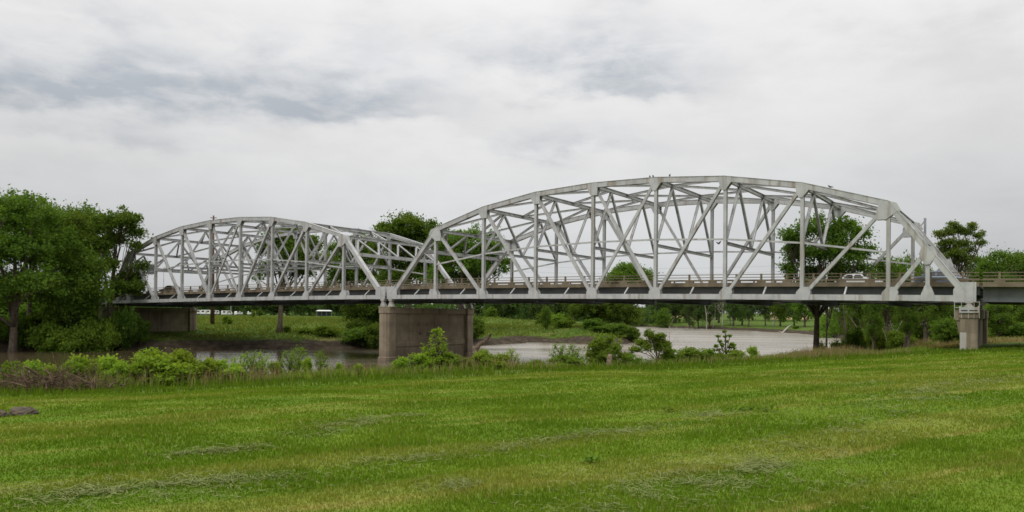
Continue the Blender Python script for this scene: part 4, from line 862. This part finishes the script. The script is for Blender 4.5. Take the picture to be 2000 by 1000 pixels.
# ---- grasses
def blades(name, label, P, hgt, wid, mat, seed, lean=.35, kind=True, cat='grass'):
    rg = np.random.default_rng(seed); n = len(P); a = rg.uniform(0, 2 * np.pi, n); side = np.stack([np.cos(a), np.sin(a), np.zeros(n)], 1); la = rg.uniform(0, 2 * np.pi, n)
    ln = np.stack([np.cos(la), np.sin(la), np.zeros(n)], 1) * (rg.uniform(.1, 1, n) * lean * hgt)[:, None]; up = np.array([[0, 0, 1.0]]); h = hgt[:, None]; w_ = wid[:, None] / 2
    mid = P + up * h * .55 + ln * .35; tip = P + up * h * rg.uniform(.85, 1.0, (n, 1)) + ln
    V = np.stack([P - side * w_ - up * .02, P + side * w_ - up * .02, mid + side * w_ * .8, mid - side * w_ * .8, tip + side * w_ * .12, tip - side * w_ * .12], 1).reshape(-1, 3)
    i = np.arange(n)[:, None] * 6; Fq = np.stack([i + np.array([[0, 1, 2, 3]]), i + np.array([[3, 2, 4, 5]])], 1).reshape(-1, 4)
    o = link(name, np_mesh(name, V, Fq, mat, np.repeat(rg.uniform(0, 1, n), 6))); return tag(o, label, cat, None, 'stuff')
def polar(rg, n, r0, r1, a0, a1, e):                # points with density falling as r**(e-1)
    u = rg.uniform(0, 1, n); r = (r0 ** e + u * (r1 ** e - r0 ** e)) ** (1 / e); a = np.radians(rg.uniform(a0, a1, n)); return r * np.sin(a), r * np.cos(a), r
rg = np.random.default_rng(9)
x, y, r = polar(rg, 640000, 3.5, 95, -52, 54, .32); q = NXq * x + NYq * y; wav = vn(x, y, .35, 8) * .8
k = (q < 31.2 + wav); x, y, r, wav = x[k], y[k], r[k], wav[k]
tuft = np.clip(.75 + .45 * vn(x, y, 1.1, 11) + .35 * vn(x, y, .35, 12), .3, 1.7)
blades('lawn_grass', 'mown green lawn grass sloping to the river', np.stack([x, y, G(x, y)], 1), rg.uniform(.028, .072, len(x)) * tuft * (1 + r / 70), .0052 * (1 + r / 5.5), 'grass', 1, .6)
x, y, r = polar(rg, 170000, 18, 110, -54, 50, .5); q = NXq * x + NYq * y; wav = vn(x, y, .35, 8) * .8
k = (q > 30.8 + wav) & (q < 36.8) & ~((x > 36) & (q > 34.5) & (y < 66)); x, y, r = x[k], y[k], r[k]
blades('uncut_grass', 'taller uncut grass strip along the bank top', np.stack([x, y, G(x, y)], 1), rg.uniform(.12, .34, len(x)) * (.8 + .4 * vn(x, y, .5, 13)), .007 * (1 + r / 7), 'tall_grass', 2, .5)
s_ = rg.uniform(-42, 58, 46000); q_ = rg.normal(37.6, 1.2, 46000); x = EX * s_ + NXq * q_; y = EY * s_ + NYq * q_; dn = .5 + .5 * vn(s_, q_ * 0, .12, 14); k = rg.uniform(0, 1, len(x)) < .12 + .88 * dn ** 2; x, y = x[k], y[k]
blades('dry_weeds', 'dry reddish tan weed stems along the river bank', np.stack([x, y, G(x, y)], 1), rg.uniform(.3, 1.0, len(x)) * (.75 + .4 * vn(x, y, .3, 15)), np.full(len(x), .026), 'dry_stem', 3, .35)
s_ = rg.uniform(-42, 62, 17000); q_ = rg.normal(37.2, .9, 17000); x = EX * s_ + NXq * q_; y = EY * s_ + NYq * q_
blades('green_weeds', 'leafy green weeds among the dry stems on the bank', np.stack([x, y, G(x, y)], 1), rg.uniform(.1, .55, len(x)), np.full(len(x), .05), 'leaf_mid', 4, .6)
def thicket(name, label, n, s0, s1, qm, qs, hmax, mat, leaf, seed):
    g_ = np.random.default_rng(seed); c_ = n // 26; s_ = g_.uniform(s0, s1, c_); q_ = g_.normal(qm, qs, c_); d_ = np.clip(.5 + .75 * vn(s_, s_ * 0, .16, seed) + .4 * vn(s_, s_ * 0, .6, seed + 1), 0, 1.2); k = g_.uniform(0, 1, c_) < d_; s_, q_, d_ = s_[k], q_[k], d_[k]
    x = EX * s_ + NXq * q_; y = EY * s_ + NYq * q_; z = G(x, y) + g_.uniform(.05, 1, len(x)) * hmax * (.35 + .65 * np.clip(d_, 0, 1)); idx = np.repeat(np.arange(len(x)), 26)
    P = np.stack([x, y, z], 1)[idx] + g_.normal(size=(len(idx), 3)) * np.array([.13, .13, .10]); V, Fq = leaf_quads(g_, P, leaf, .5, .6); T = np.clip(g_.uniform(0, .6, len(x))[idx] + g_.uniform(0, .4, len(idx)), 0, 1)
    tag(link(name, np_mesh(name, V, Fq, mat, np.repeat(T, 4))), label, 'undergrowth', None, 'stuff')
thicket('bank_undergrowth', 'tangled light green undergrowth along the bank top', 42000, -42, 46, 37.9, .7, .75, 'leaf_bright', .085, 41)
thicket('dull_undergrowth', 'duller leafy undergrowth mixed in along the bank top', 42000, -42, 62, 37.7, .9, .65, 'leaf_young', .085, 47)
x, y, r = polar(rg, 150000, 78, 340, -40, 40, .6); z, d, ns = G(x, y, True); k = (d > 2.6) & ((ns < .5) | (x > 20)) & (NXq * x + NYq * y > 44); x, y, r, z = x[k], y[k], r[k], z[k]
blades('meadow_grass', 'rough meadow grass on the far river banks', np.stack([x, y, z], 1), rg.uniform(.2, .6, len(x)) * (.8 + .5 * vn(x, y, .15, 16)), .0016 * r + .02, 'wild_grass', 5, .7)
x, y, r = polar(rg, 26000, 84, 130, 20, 38, 1.2); q = NXq * x + NYq * y; k = (q > 42) & (q < 62); x, y = x[k], y[k]
blades('brown_brush', 'low reddish brown brush under the right bank trees', np.stack([x, y, G(x, y)], 1), rg.uniform(.3, .9, len(x)) * np.clip(.3 + 1.2 * vn(x, y, .13, 17), .05, 1.3), np.full(len(x), .06), 'dry_stem', 6, .5)
# hay rows left by the mower
rows = [([(-40, 978), (200, 968), (560, 940)], .30, 5200), ([(690, 915), (800, 900), (950, 890), (1000, 872), (1150, 850), (1290, 835)], .20, 4600), ([(1190, 1015), (1290, 965), (1400, 935), (1480, 900)], .34, 5200), ([(1540, 890), (1640, 845), (1700, 815), (1770, 785), (1860, 752), (1990, 735)], .42, 7000),
        ([(340, 890), (520, 876)], .14, 1600), ([(560, 860), (620, 845), (740, 815), (830, 812)], .22, 1900), ([(660, 835), (720, 828)], .2, 500), ([(1340, 820), (1480, 800)], .3, 900), ([(860, 955), (930, 950)], .16, 700), ([(1700, 950), (1560, 985)], .3, 300), ([(1640, 760), (1740, 745)], .4, 500)]
Pc = []; 
for pts, sg, n in rows:
    W_ = np.array([list(hit(*p_)) for p_ in pts]); seg = np.linalg.norm(np.diff(W_[:, :2], axis=0), axis=1); cu = np.concatenate([[0], np.cumsum(seg)]); tt = rg.uniform(0, cu[-1], n * 2)
    X = np.interp(tt, cu, W_[:, 0]) + rg.normal(0, sg, 2 * n); Y = np.interp(tt, cu, W_[:, 1]) + rg.normal(0, sg, 2 * n); k = rg.uniform(-.35, 1.5, 2 * n) < vn(X, Y, 2.6, 18) + .5 * vn(X, Y, 1.0, 19); Pc.append(np.stack([X[k], Y[k]], 1)[:int(n * .21)]); kk = rg.integers(0, 2 * n, int(n * .16)); Pc.append(np.stack([X[kk] + rg.normal(0, sg * 1.6, len(kk)), Y[kk] + rg.normal(0, sg * 1.6, len(kk))], 1))
Pc = np.vstack(Pc); n = len(Pc); z = G(Pc[:, 0], Pc[:, 1]) + rg.uniform(.01, .055, n); P_ = np.column_stack([Pc, z]); r = np.hypot(Pc[:, 0], Pc[:, 1])[:, None]
a = rg.uniform(0, 2 * np.pi, n); dv = np.stack([np.cos(a), np.sin(a), rg.uniform(-.3, .3, n)], 1) * rg.uniform(.03, .09, (n, 1)); sv = np.stack([-np.sin(a), np.cos(a), rg.uniform(-.5, .5, n)], 1) * .0022 * (1 + r / 7); bow = np.stack([-np.sin(a), np.cos(a), rg.uniform(0, .6, n)], 1) * rg.uniform(-.03, .03, (n, 1))
V = np.stack([P_ - dv - sv, P_ - dv + sv, P_ + bow + sv, P_ + bow - sv, P_ + dv + sv * .4, P_ + dv - sv * .4], 1).reshape(-1, 3); i = np.arange(n)[:, None] * 6
o = link('hay_clippings', np_mesh('hay_clippings', V, np.stack([i + np.array([[0, 1, 2, 3]]), i + np.array([[3, 2, 4, 5]])], 1).reshape(-1, 4), 'clippings', np.repeat(rg.uniform(0, 1, n), 6))); tag(o, 'pale grey-green rows of mown clippings on the lawn', 'hay', None, 'stuff')
def local(m, name, mat, parent, smooth=False, bevel=0.0, label=None):
    me = bpy.data.meshes.new(name); me.from_pydata(m.v, [], m.f); bm = bmesh.new(); bm.from_mesh(me); bmesh.ops.recalc_face_normals(bm, faces=bm.faces); bm.to_mesh(me); bm.free(); me.materials.append(MAT[mat])
    if smooth: me.polygons.foreach_set('use_smooth', [True] * len(me.polygons))
    o = link(name, me, parent)
    if bevel: md = o.modifiers.new('bevel', 'BEVEL'); md.width = bevel; md.segments = 2; md.limit_method = 'ANGLE'
    return o
def weed(label, px, py, R_, n, seed):
    c = hit(px, py); g_ = np.random.default_rng(seed); P = g_.normal(size=(n, 3)) * np.array([R_, R_ * .7, .035]) + np.array([0, 0, .09]); P[:, 2] = np.abs(P[:, 2]); V, Fq = leaf_quads(g_, P, .11, .5, 1.2); o = thing('broadleaf_weed', label, 'weed', c, 'dark weeds in the lawn'); link('leaves', np_mesh('leaves', V, Fq, 'leaf_mid', np.repeat(g_.uniform(0, 1, n), 4)), o); m = MB(); [m.tube([(0, 0, -.02), tuple(P[j] * .6), tuple(P[j])], [.008, .006, .003], 4) for j in range(0, n, 5)]; local(m, 'stems', 'leaf_mid', o)
for lab, px, py, R_, n, sd_ in [('dark broad-leaved weed nearest the middle of the lawn', 1305, 806, .13, 36, 1), ('widest dark weed patch on the lawn', 1462, 803, .22, 50, 2), ('dark weed left of the long hay row', 1500, 806, .15, 30, 3), ('dark weed below the leafy bush and stump', 1136, 808, .10, 20, 4), ('dark weed tuft by the yellow patch', 1160, 908, .09, 24, 5), ('weed near the right edge of the lawn', 1955, 735, .2, 30, 6), ('lone weed high on the right of the lawn', 1742, 726, .18, 24, 7)]: weed(lab, px, py, R_, n, sd_)
# ---- vehicles, campers, poles, sign, birds
def wheel(parent, x, y, r, w_=.22):
    m = MB(); m.tube([(x, y - w_ / 2, r), (x, y + w_ / 2, r)], r, 18); o = local(m, 'wheel', 'rubber', parent, False, .03)
    m = MB(); m.tube([(x, y - w_ / 2 - .006, r), (x, y + w_ / 2 + .006, r)], r * .6, 14); local(m, 'rim', 'chrome', o)
def car(label, loc, rz, paint, lift=0.0, cat='car'):
    o = thing('car', label, cat, loc, 'vehicles crossing the bridge', rz); W_ = .86
    prof = [(-2.2, .35), (2.2, .35), (2.25, .6), (2.1, .78), (1.1, .92), (-1.75, .97), (-2.2, .9), (-2.25, .6)]; m = MB(); m.prism([(x, 0, z + lift) for x, z in prof], (0, 1, 0), W_ * 2); body = local(m, 'body', paint, o, False, .06)
    m = MB(); gh = [(-1.75, .965), (1.05, .925), (.35, 1.40), (-.2, 1.47), (-1.1, 1.44)]; k = len(gh)
    lo = [(x, -W_ * .97 + max(0, (z - .95)) * .30, z + lift) for x, z in gh]; hi = [(x, W_ * .97 - max(0, (z - .95)) * .30, z + lift) for x, z in gh]
    m.v = lo + hi; m.f = [tuple(range(k - 1, -1, -1)), tuple(range(k, 2 * k))] + [(j, (j + 1) % k, k + (j + 1) % k, k + j) for j in range(k)]; local(m, 'roof', paint, o, False, .04)
    for s in (-1, 1):
        for a, b in ((-1.35, -.42), (-.34, .62)):
            m = MB(); yb, yt = s * (W_ * .97 + .004), s * (W_ * .97 - .125 + .004); m.prism([(a, yb, 1.0 + lift), (b, yb, .98 + lift), (min(b, .34) - .06, yt, 1.36 + lift), (max(a, -1.1) + .08, yt, 1.38 + lift)], (0, s, .3), .012); local(m, 'side_window', 'glass', o)
        m = MB(); m.box((2.19, s * .6, .68 + lift), (1, 0, 0), (0, 1, 0), (0, 0, 1), .06, .16, .07); local(m, 'headlight', 'chrome', o)
        m = MB(); m.box((-2.22, s * .64, .78 + lift), (1, 0, 0), (0, 1, 0), (0, 0, 1), .04, .13, .08); local(m, 'tail_light', 'lamp_red', o)
        for x in (-1.35, 1.35): wheel(o, x, s * .78, .32 + lift * .3)
    m = MB(); m.prism([(1.02, -.72, .975 + lift), (1.02, .72, .975 + lift), (.40, .62, 1.385 + lift), (.40, -.62, 1.385 + lift)], (.55, 0, .83), .02); local(m, 'windshield', 'glass', o)
    m = MB(); m.prism([(-1.74, -.72, 1.0 + lift), (-1.74, .72, 1.0 + lift), (-1.16, .62, 1.40 + lift), (-1.16, -.62, 1.40 + lift)], (-.6, 0, .8), .02); local(m, 'rear_window', 'glass', o)
    return o
def on_deck(px, w_):
    u = min((k * .02 for k in range(-930, 700)), key=lambda u: abs(project(BP(u, w_, 2.5))[0] - px)); return BP(u, w_, 1.584)
car('blue-grey car on the deck behind the right end post', on_deck(1838, 9.0), -TH, 'blue_grey_paint'); car('white car on the far lane behind the right truss panels', on_deck(1676, 13.2), -TH, 'white_paint'); car('dark car on the deck near the left end of the far truss', on_deck(334, 4.6), -TH + math.pi, 'dark_paint')
def camper(label, px, dp, rz, L_=6.5, h_=2.9):
    loc = spot(px, dp, -.02); o = thing('camper', label, 'camper trailer', loc, 'white campers beyond the meadow', rz); m = MB(); prof = [(-L_/2, .55), (L_/2 - .3, .55), (L_/2, 1.1), (L_/2 - .15, h_ - .5), (L_/2 - .6, h_), (-L_/2 + .3, h_), (-L_/2, h_ - .3)]
    m.prism([(x, 0, z) for x, z in prof], (0, 1, 0), 2.3); local(m, 'body', 'white_paint', o, False, .08)
    for s in (-1, 1):
        for x in (-L_ * .28, L_ * .2): m = MB(); m.box((x, s * 1.156, 1.95), (1, 0, 0), (0, 1, 0), (0, 0, 1), .55, .015, .33); local(m, 'window', 'glass', o)
        m = MB(); m.box((0, s * 1.157, .72), (1, 0, 0), (0, 1, 0), (0, 0, 1), L_ * .46, .012, .1); local(m, 'stripe', 'blue_grey_paint', o)
        for x in (-.45, .45): wheel(o, x, s * 1.0, .36)
    m = MB(); m.box((L_ * .05, -1.158, 1.5), (1, 0, 0), (0, 1, 0), (0, 0, 1), .33, .014, .85); local(m, 'door', 'bearing_steel', o)
    m = MB(); m.tube([(L_/2 - .1, .5, .6), (L_/2 + 1.0, 0, .55), (L_/2 - .1, -.5, .6)], .05, 6); local(m, 'hitch', 'pole_grey', o); return o
camper('white camper just right of the left pier', 390, 365, .9, 4.6, 2.5); camper('white camper left of the rusty pole', 403, 362, .2, 4.6, 2.6); camper('white camper with a dark window under the far truss', 443, 372, .5, 4.8, 2.5); camper('small white camper half hidden at the rusty pole', 419, 385, 1.2, 4.5, 2.5); camper('white camper far right of the group under the far truss', 492, 400, .5, 4.0, 2.2); camper('small white camper in the middle of the group', 466, 410, .9, 3.6, 2.2)
loc = spot(633, 395, 0); o = thing('shelter', 'white-roofed open shelter beyond the meadow', 'shelter', loc, None, .25); m = MB(); m.prism([(-4, -3, 2.5), (4, -3, 2.5), (3, 0, 3.0), (-3, 0, 3.0)], (0, -.2, 1), .12); m.prism([(-4, 3, 2.5), (4, 3, 2.5), (3, 0, 3.0), (-3, 0, 3.0)], (0, .2, 1), .12); local(m, 'roof', 'white_paint', o)
m = MB(); m.abox(-3.4, 3.4, .2, 2.6, -.2, 2.3); local(m, 'wall', 'dark_paint', o)  # dark block standing in for the shade under the open roof
for x in (-3.6, -1.2, 1.2, 3.6): m = MB(); m.abox(x - .06, x + .06, -2.7, -2.58, -.2, 2.5); local(m, 'post', 'pole_grey', o)
def pole(name, label, px, dp, top, r0, r1, mat, cat, arms=()):
    loc = spot(px, dp, .3); H = at(px, top, dp).z - loc.z; o = thing(name, label, cat, loc); m = MB(); m.tube([(0, 0, 0), (0, 0, H * .5), (0, 0, H)], [r0, (r0 + r1) / 2, r1], 12); local(m, 'shaft', mat, o, True)
    for z, L_ in arms: m = MB(); m.abox(-L_, L_, -.07, .07, H - z - .07, H - z + .07); a_ = local(m, 'crossarm', mat, o)
    return o, loc, H
pole('utility_pole', 'tall rusty steel pole rising behind the far truss', 415, 172, 421, .48, .17, 'rust_steel', 'utility pole', ((.5, .7),))
pole('utility_pole', 'grey pole standing in the meadow under the far truss', 451, 250, 592, .12, .09, 'pole_grey', 'utility pole')
o, loc, H = pole('street_lamp', 'thin lamp post seen beyond the left panel of the far truss', 319, 215, 522, .11, .07, 'pole_grey', 'street lamp'); m = MB(); m.tube([(0, 0, H - .1), (.5, 0, H + .1), (1.2, 0, H + .12)], .05, 6); local(m, 'arm', 'pole_grey', o); m = MB(); m.abox(1.1, 1.7, -.12, .12, H + .04, H + .17); local(m, 'lamp_head', 'pole_grey', o)
ends = []
for lab, px in (('wooden power pole hidden in the tree behind the near truss', 908), ('wooden power pole hidden in the large broad tree', 1612)):
    o, loc, H = pole('utility_pole', lab, px, 330, 512, .16, .11, 'bark', 'utility pole', ((.6, 1.1),)); ends.append(loc + UP * (H - .5))
for k, (lab, dz) in enumerate((('upper thin power line in the gap of the near truss', 0), ('lower thin power line in the gap of the near truss', -2.4))):
    m = MB(); a, b = ends; pts = [a.lerp(b, j / 24) + UP * (dz - 2.2 * (1 - (2 * j / 24 - 1) ** 2)) for j in range(25)]; m.tube(pts, .035, 4); tag(m.build('power_line', 'pole_grey'), lab, 'power line', 'power lines')
u = min((k * .01 for k in range(600, 1200)), key=lambda u: abs(project(BP(u, 18.2, 7))[0] - 1807)); b = BP(u, 18.2, 0); tp = at(1807, 426, b.y)
o = thing('signal_mast', 'grey steel mast with a slanted brace behind the right end post', 'mast', b); m = MB(); m.bar(b + UP * .9, Vector((b.x, b.y, tp.z)), AX, .22, .22); m.bar(b + UP * 1.0 - TX * 1.3, b + UP * 1.0 + TX * .2, UP, .2, .2); m.build('shaft', 'pole_grey', o); m = MB(); t_ = Vector((b.x, b.y, tp.z)); m.bar(t_ - UP * .25, t_ - UP * 1.5 - AX * .9, TX, .1, .1); m.bar(t_ - UP * 1.5 - AX * .95, t_ - UP * 1.5, UP, .1, .1); m.build('brace', 'pole_grey', o)
uS = -9 - GAP + .75; wS = min((k * .1 for k in range(0, 170)), key=lambda w_: abs(project(BP(uS, w_, 6.3))[0] - 298)); b = BP(uS, wS, 6.15)
o = thing('road_sign', 'grey back of a square road sign hung in the left portal', 'road sign', b); m = MB(); m.bar(b - TX * .95, b + TX * .95, AX, .03, 1.75); m.build('panel', 'pole_grey', o)
for k in (-.5, .5): m = MB(); m.bar(b + TX * k - UP * 1.1 + AX * .07, b + TX * k + UP * 1.15 + AX * .07, AX, .07, .09); m.build('bracket', 'bearing_steel', o)
def bird(label, p_, rz, wings=0.0):
    o = thing('bird', label, 'bird', p_, 'birds on and above the bridge', rz); m = MB(); m.tube([(-.28, 0, .12), (-.16, 0, .12), (-.02, 0, .13), (.09, 0, .17), (.15, 0, .23), (.19, 0, .25), (.24, 0, .245)], [.02, .045, .085, .08, .05, .05, .008], 8); local(m, 'body', 'feather', o, True)
    for s in (-1, 1):
        m = MB(); a = wings
        pts = [(.08, s * .06, .17), (-.12, s * .06, .16), (-.2, s * (.09 + .22 * a), .13 + .18 * a), (-.05, s * (.09 + .45 * a), .14 + .28 * a), (.07, s * (.09 + .22 * a), .16 + .18 * a)]; m.prism(pts, (0, s * .3, 1), .012); local(m, 'wing', 'feather', o)
        m = MB(); m.tube([(0, s * .03, .06), (.01, s * .03, 0)], .008, 5); local(m, 'leg', 'bearing_steel', o)
def chord_pt(px):
    best = None
    for i in range(1, 8):
        for k in range(60):
            p_ = BP(i, 0, HTOP(i)).lerp(BP(i + 1, 0, HTOP(i + 1)), k / 60); e = abs(project(p_)[0] - px)
            if best is None or e < best[0]: best = (e, p_)
    return best[1] + UP * .31
for lab, px in (('left bird of the pair perched on the top chord near its crown', 1270), ('right bird of the pair perched on the top chord', 1274.5), ('lone bird perched on the highest chord panel', 1308), ('bird perched on the falling right part of the top chord', 1621)): bird(lab, chord_pt(px), rnd.uniform(0, 6))
bird('small dark bird flying inside the near truss', at(1404, 478, 92), .4, 1.0)
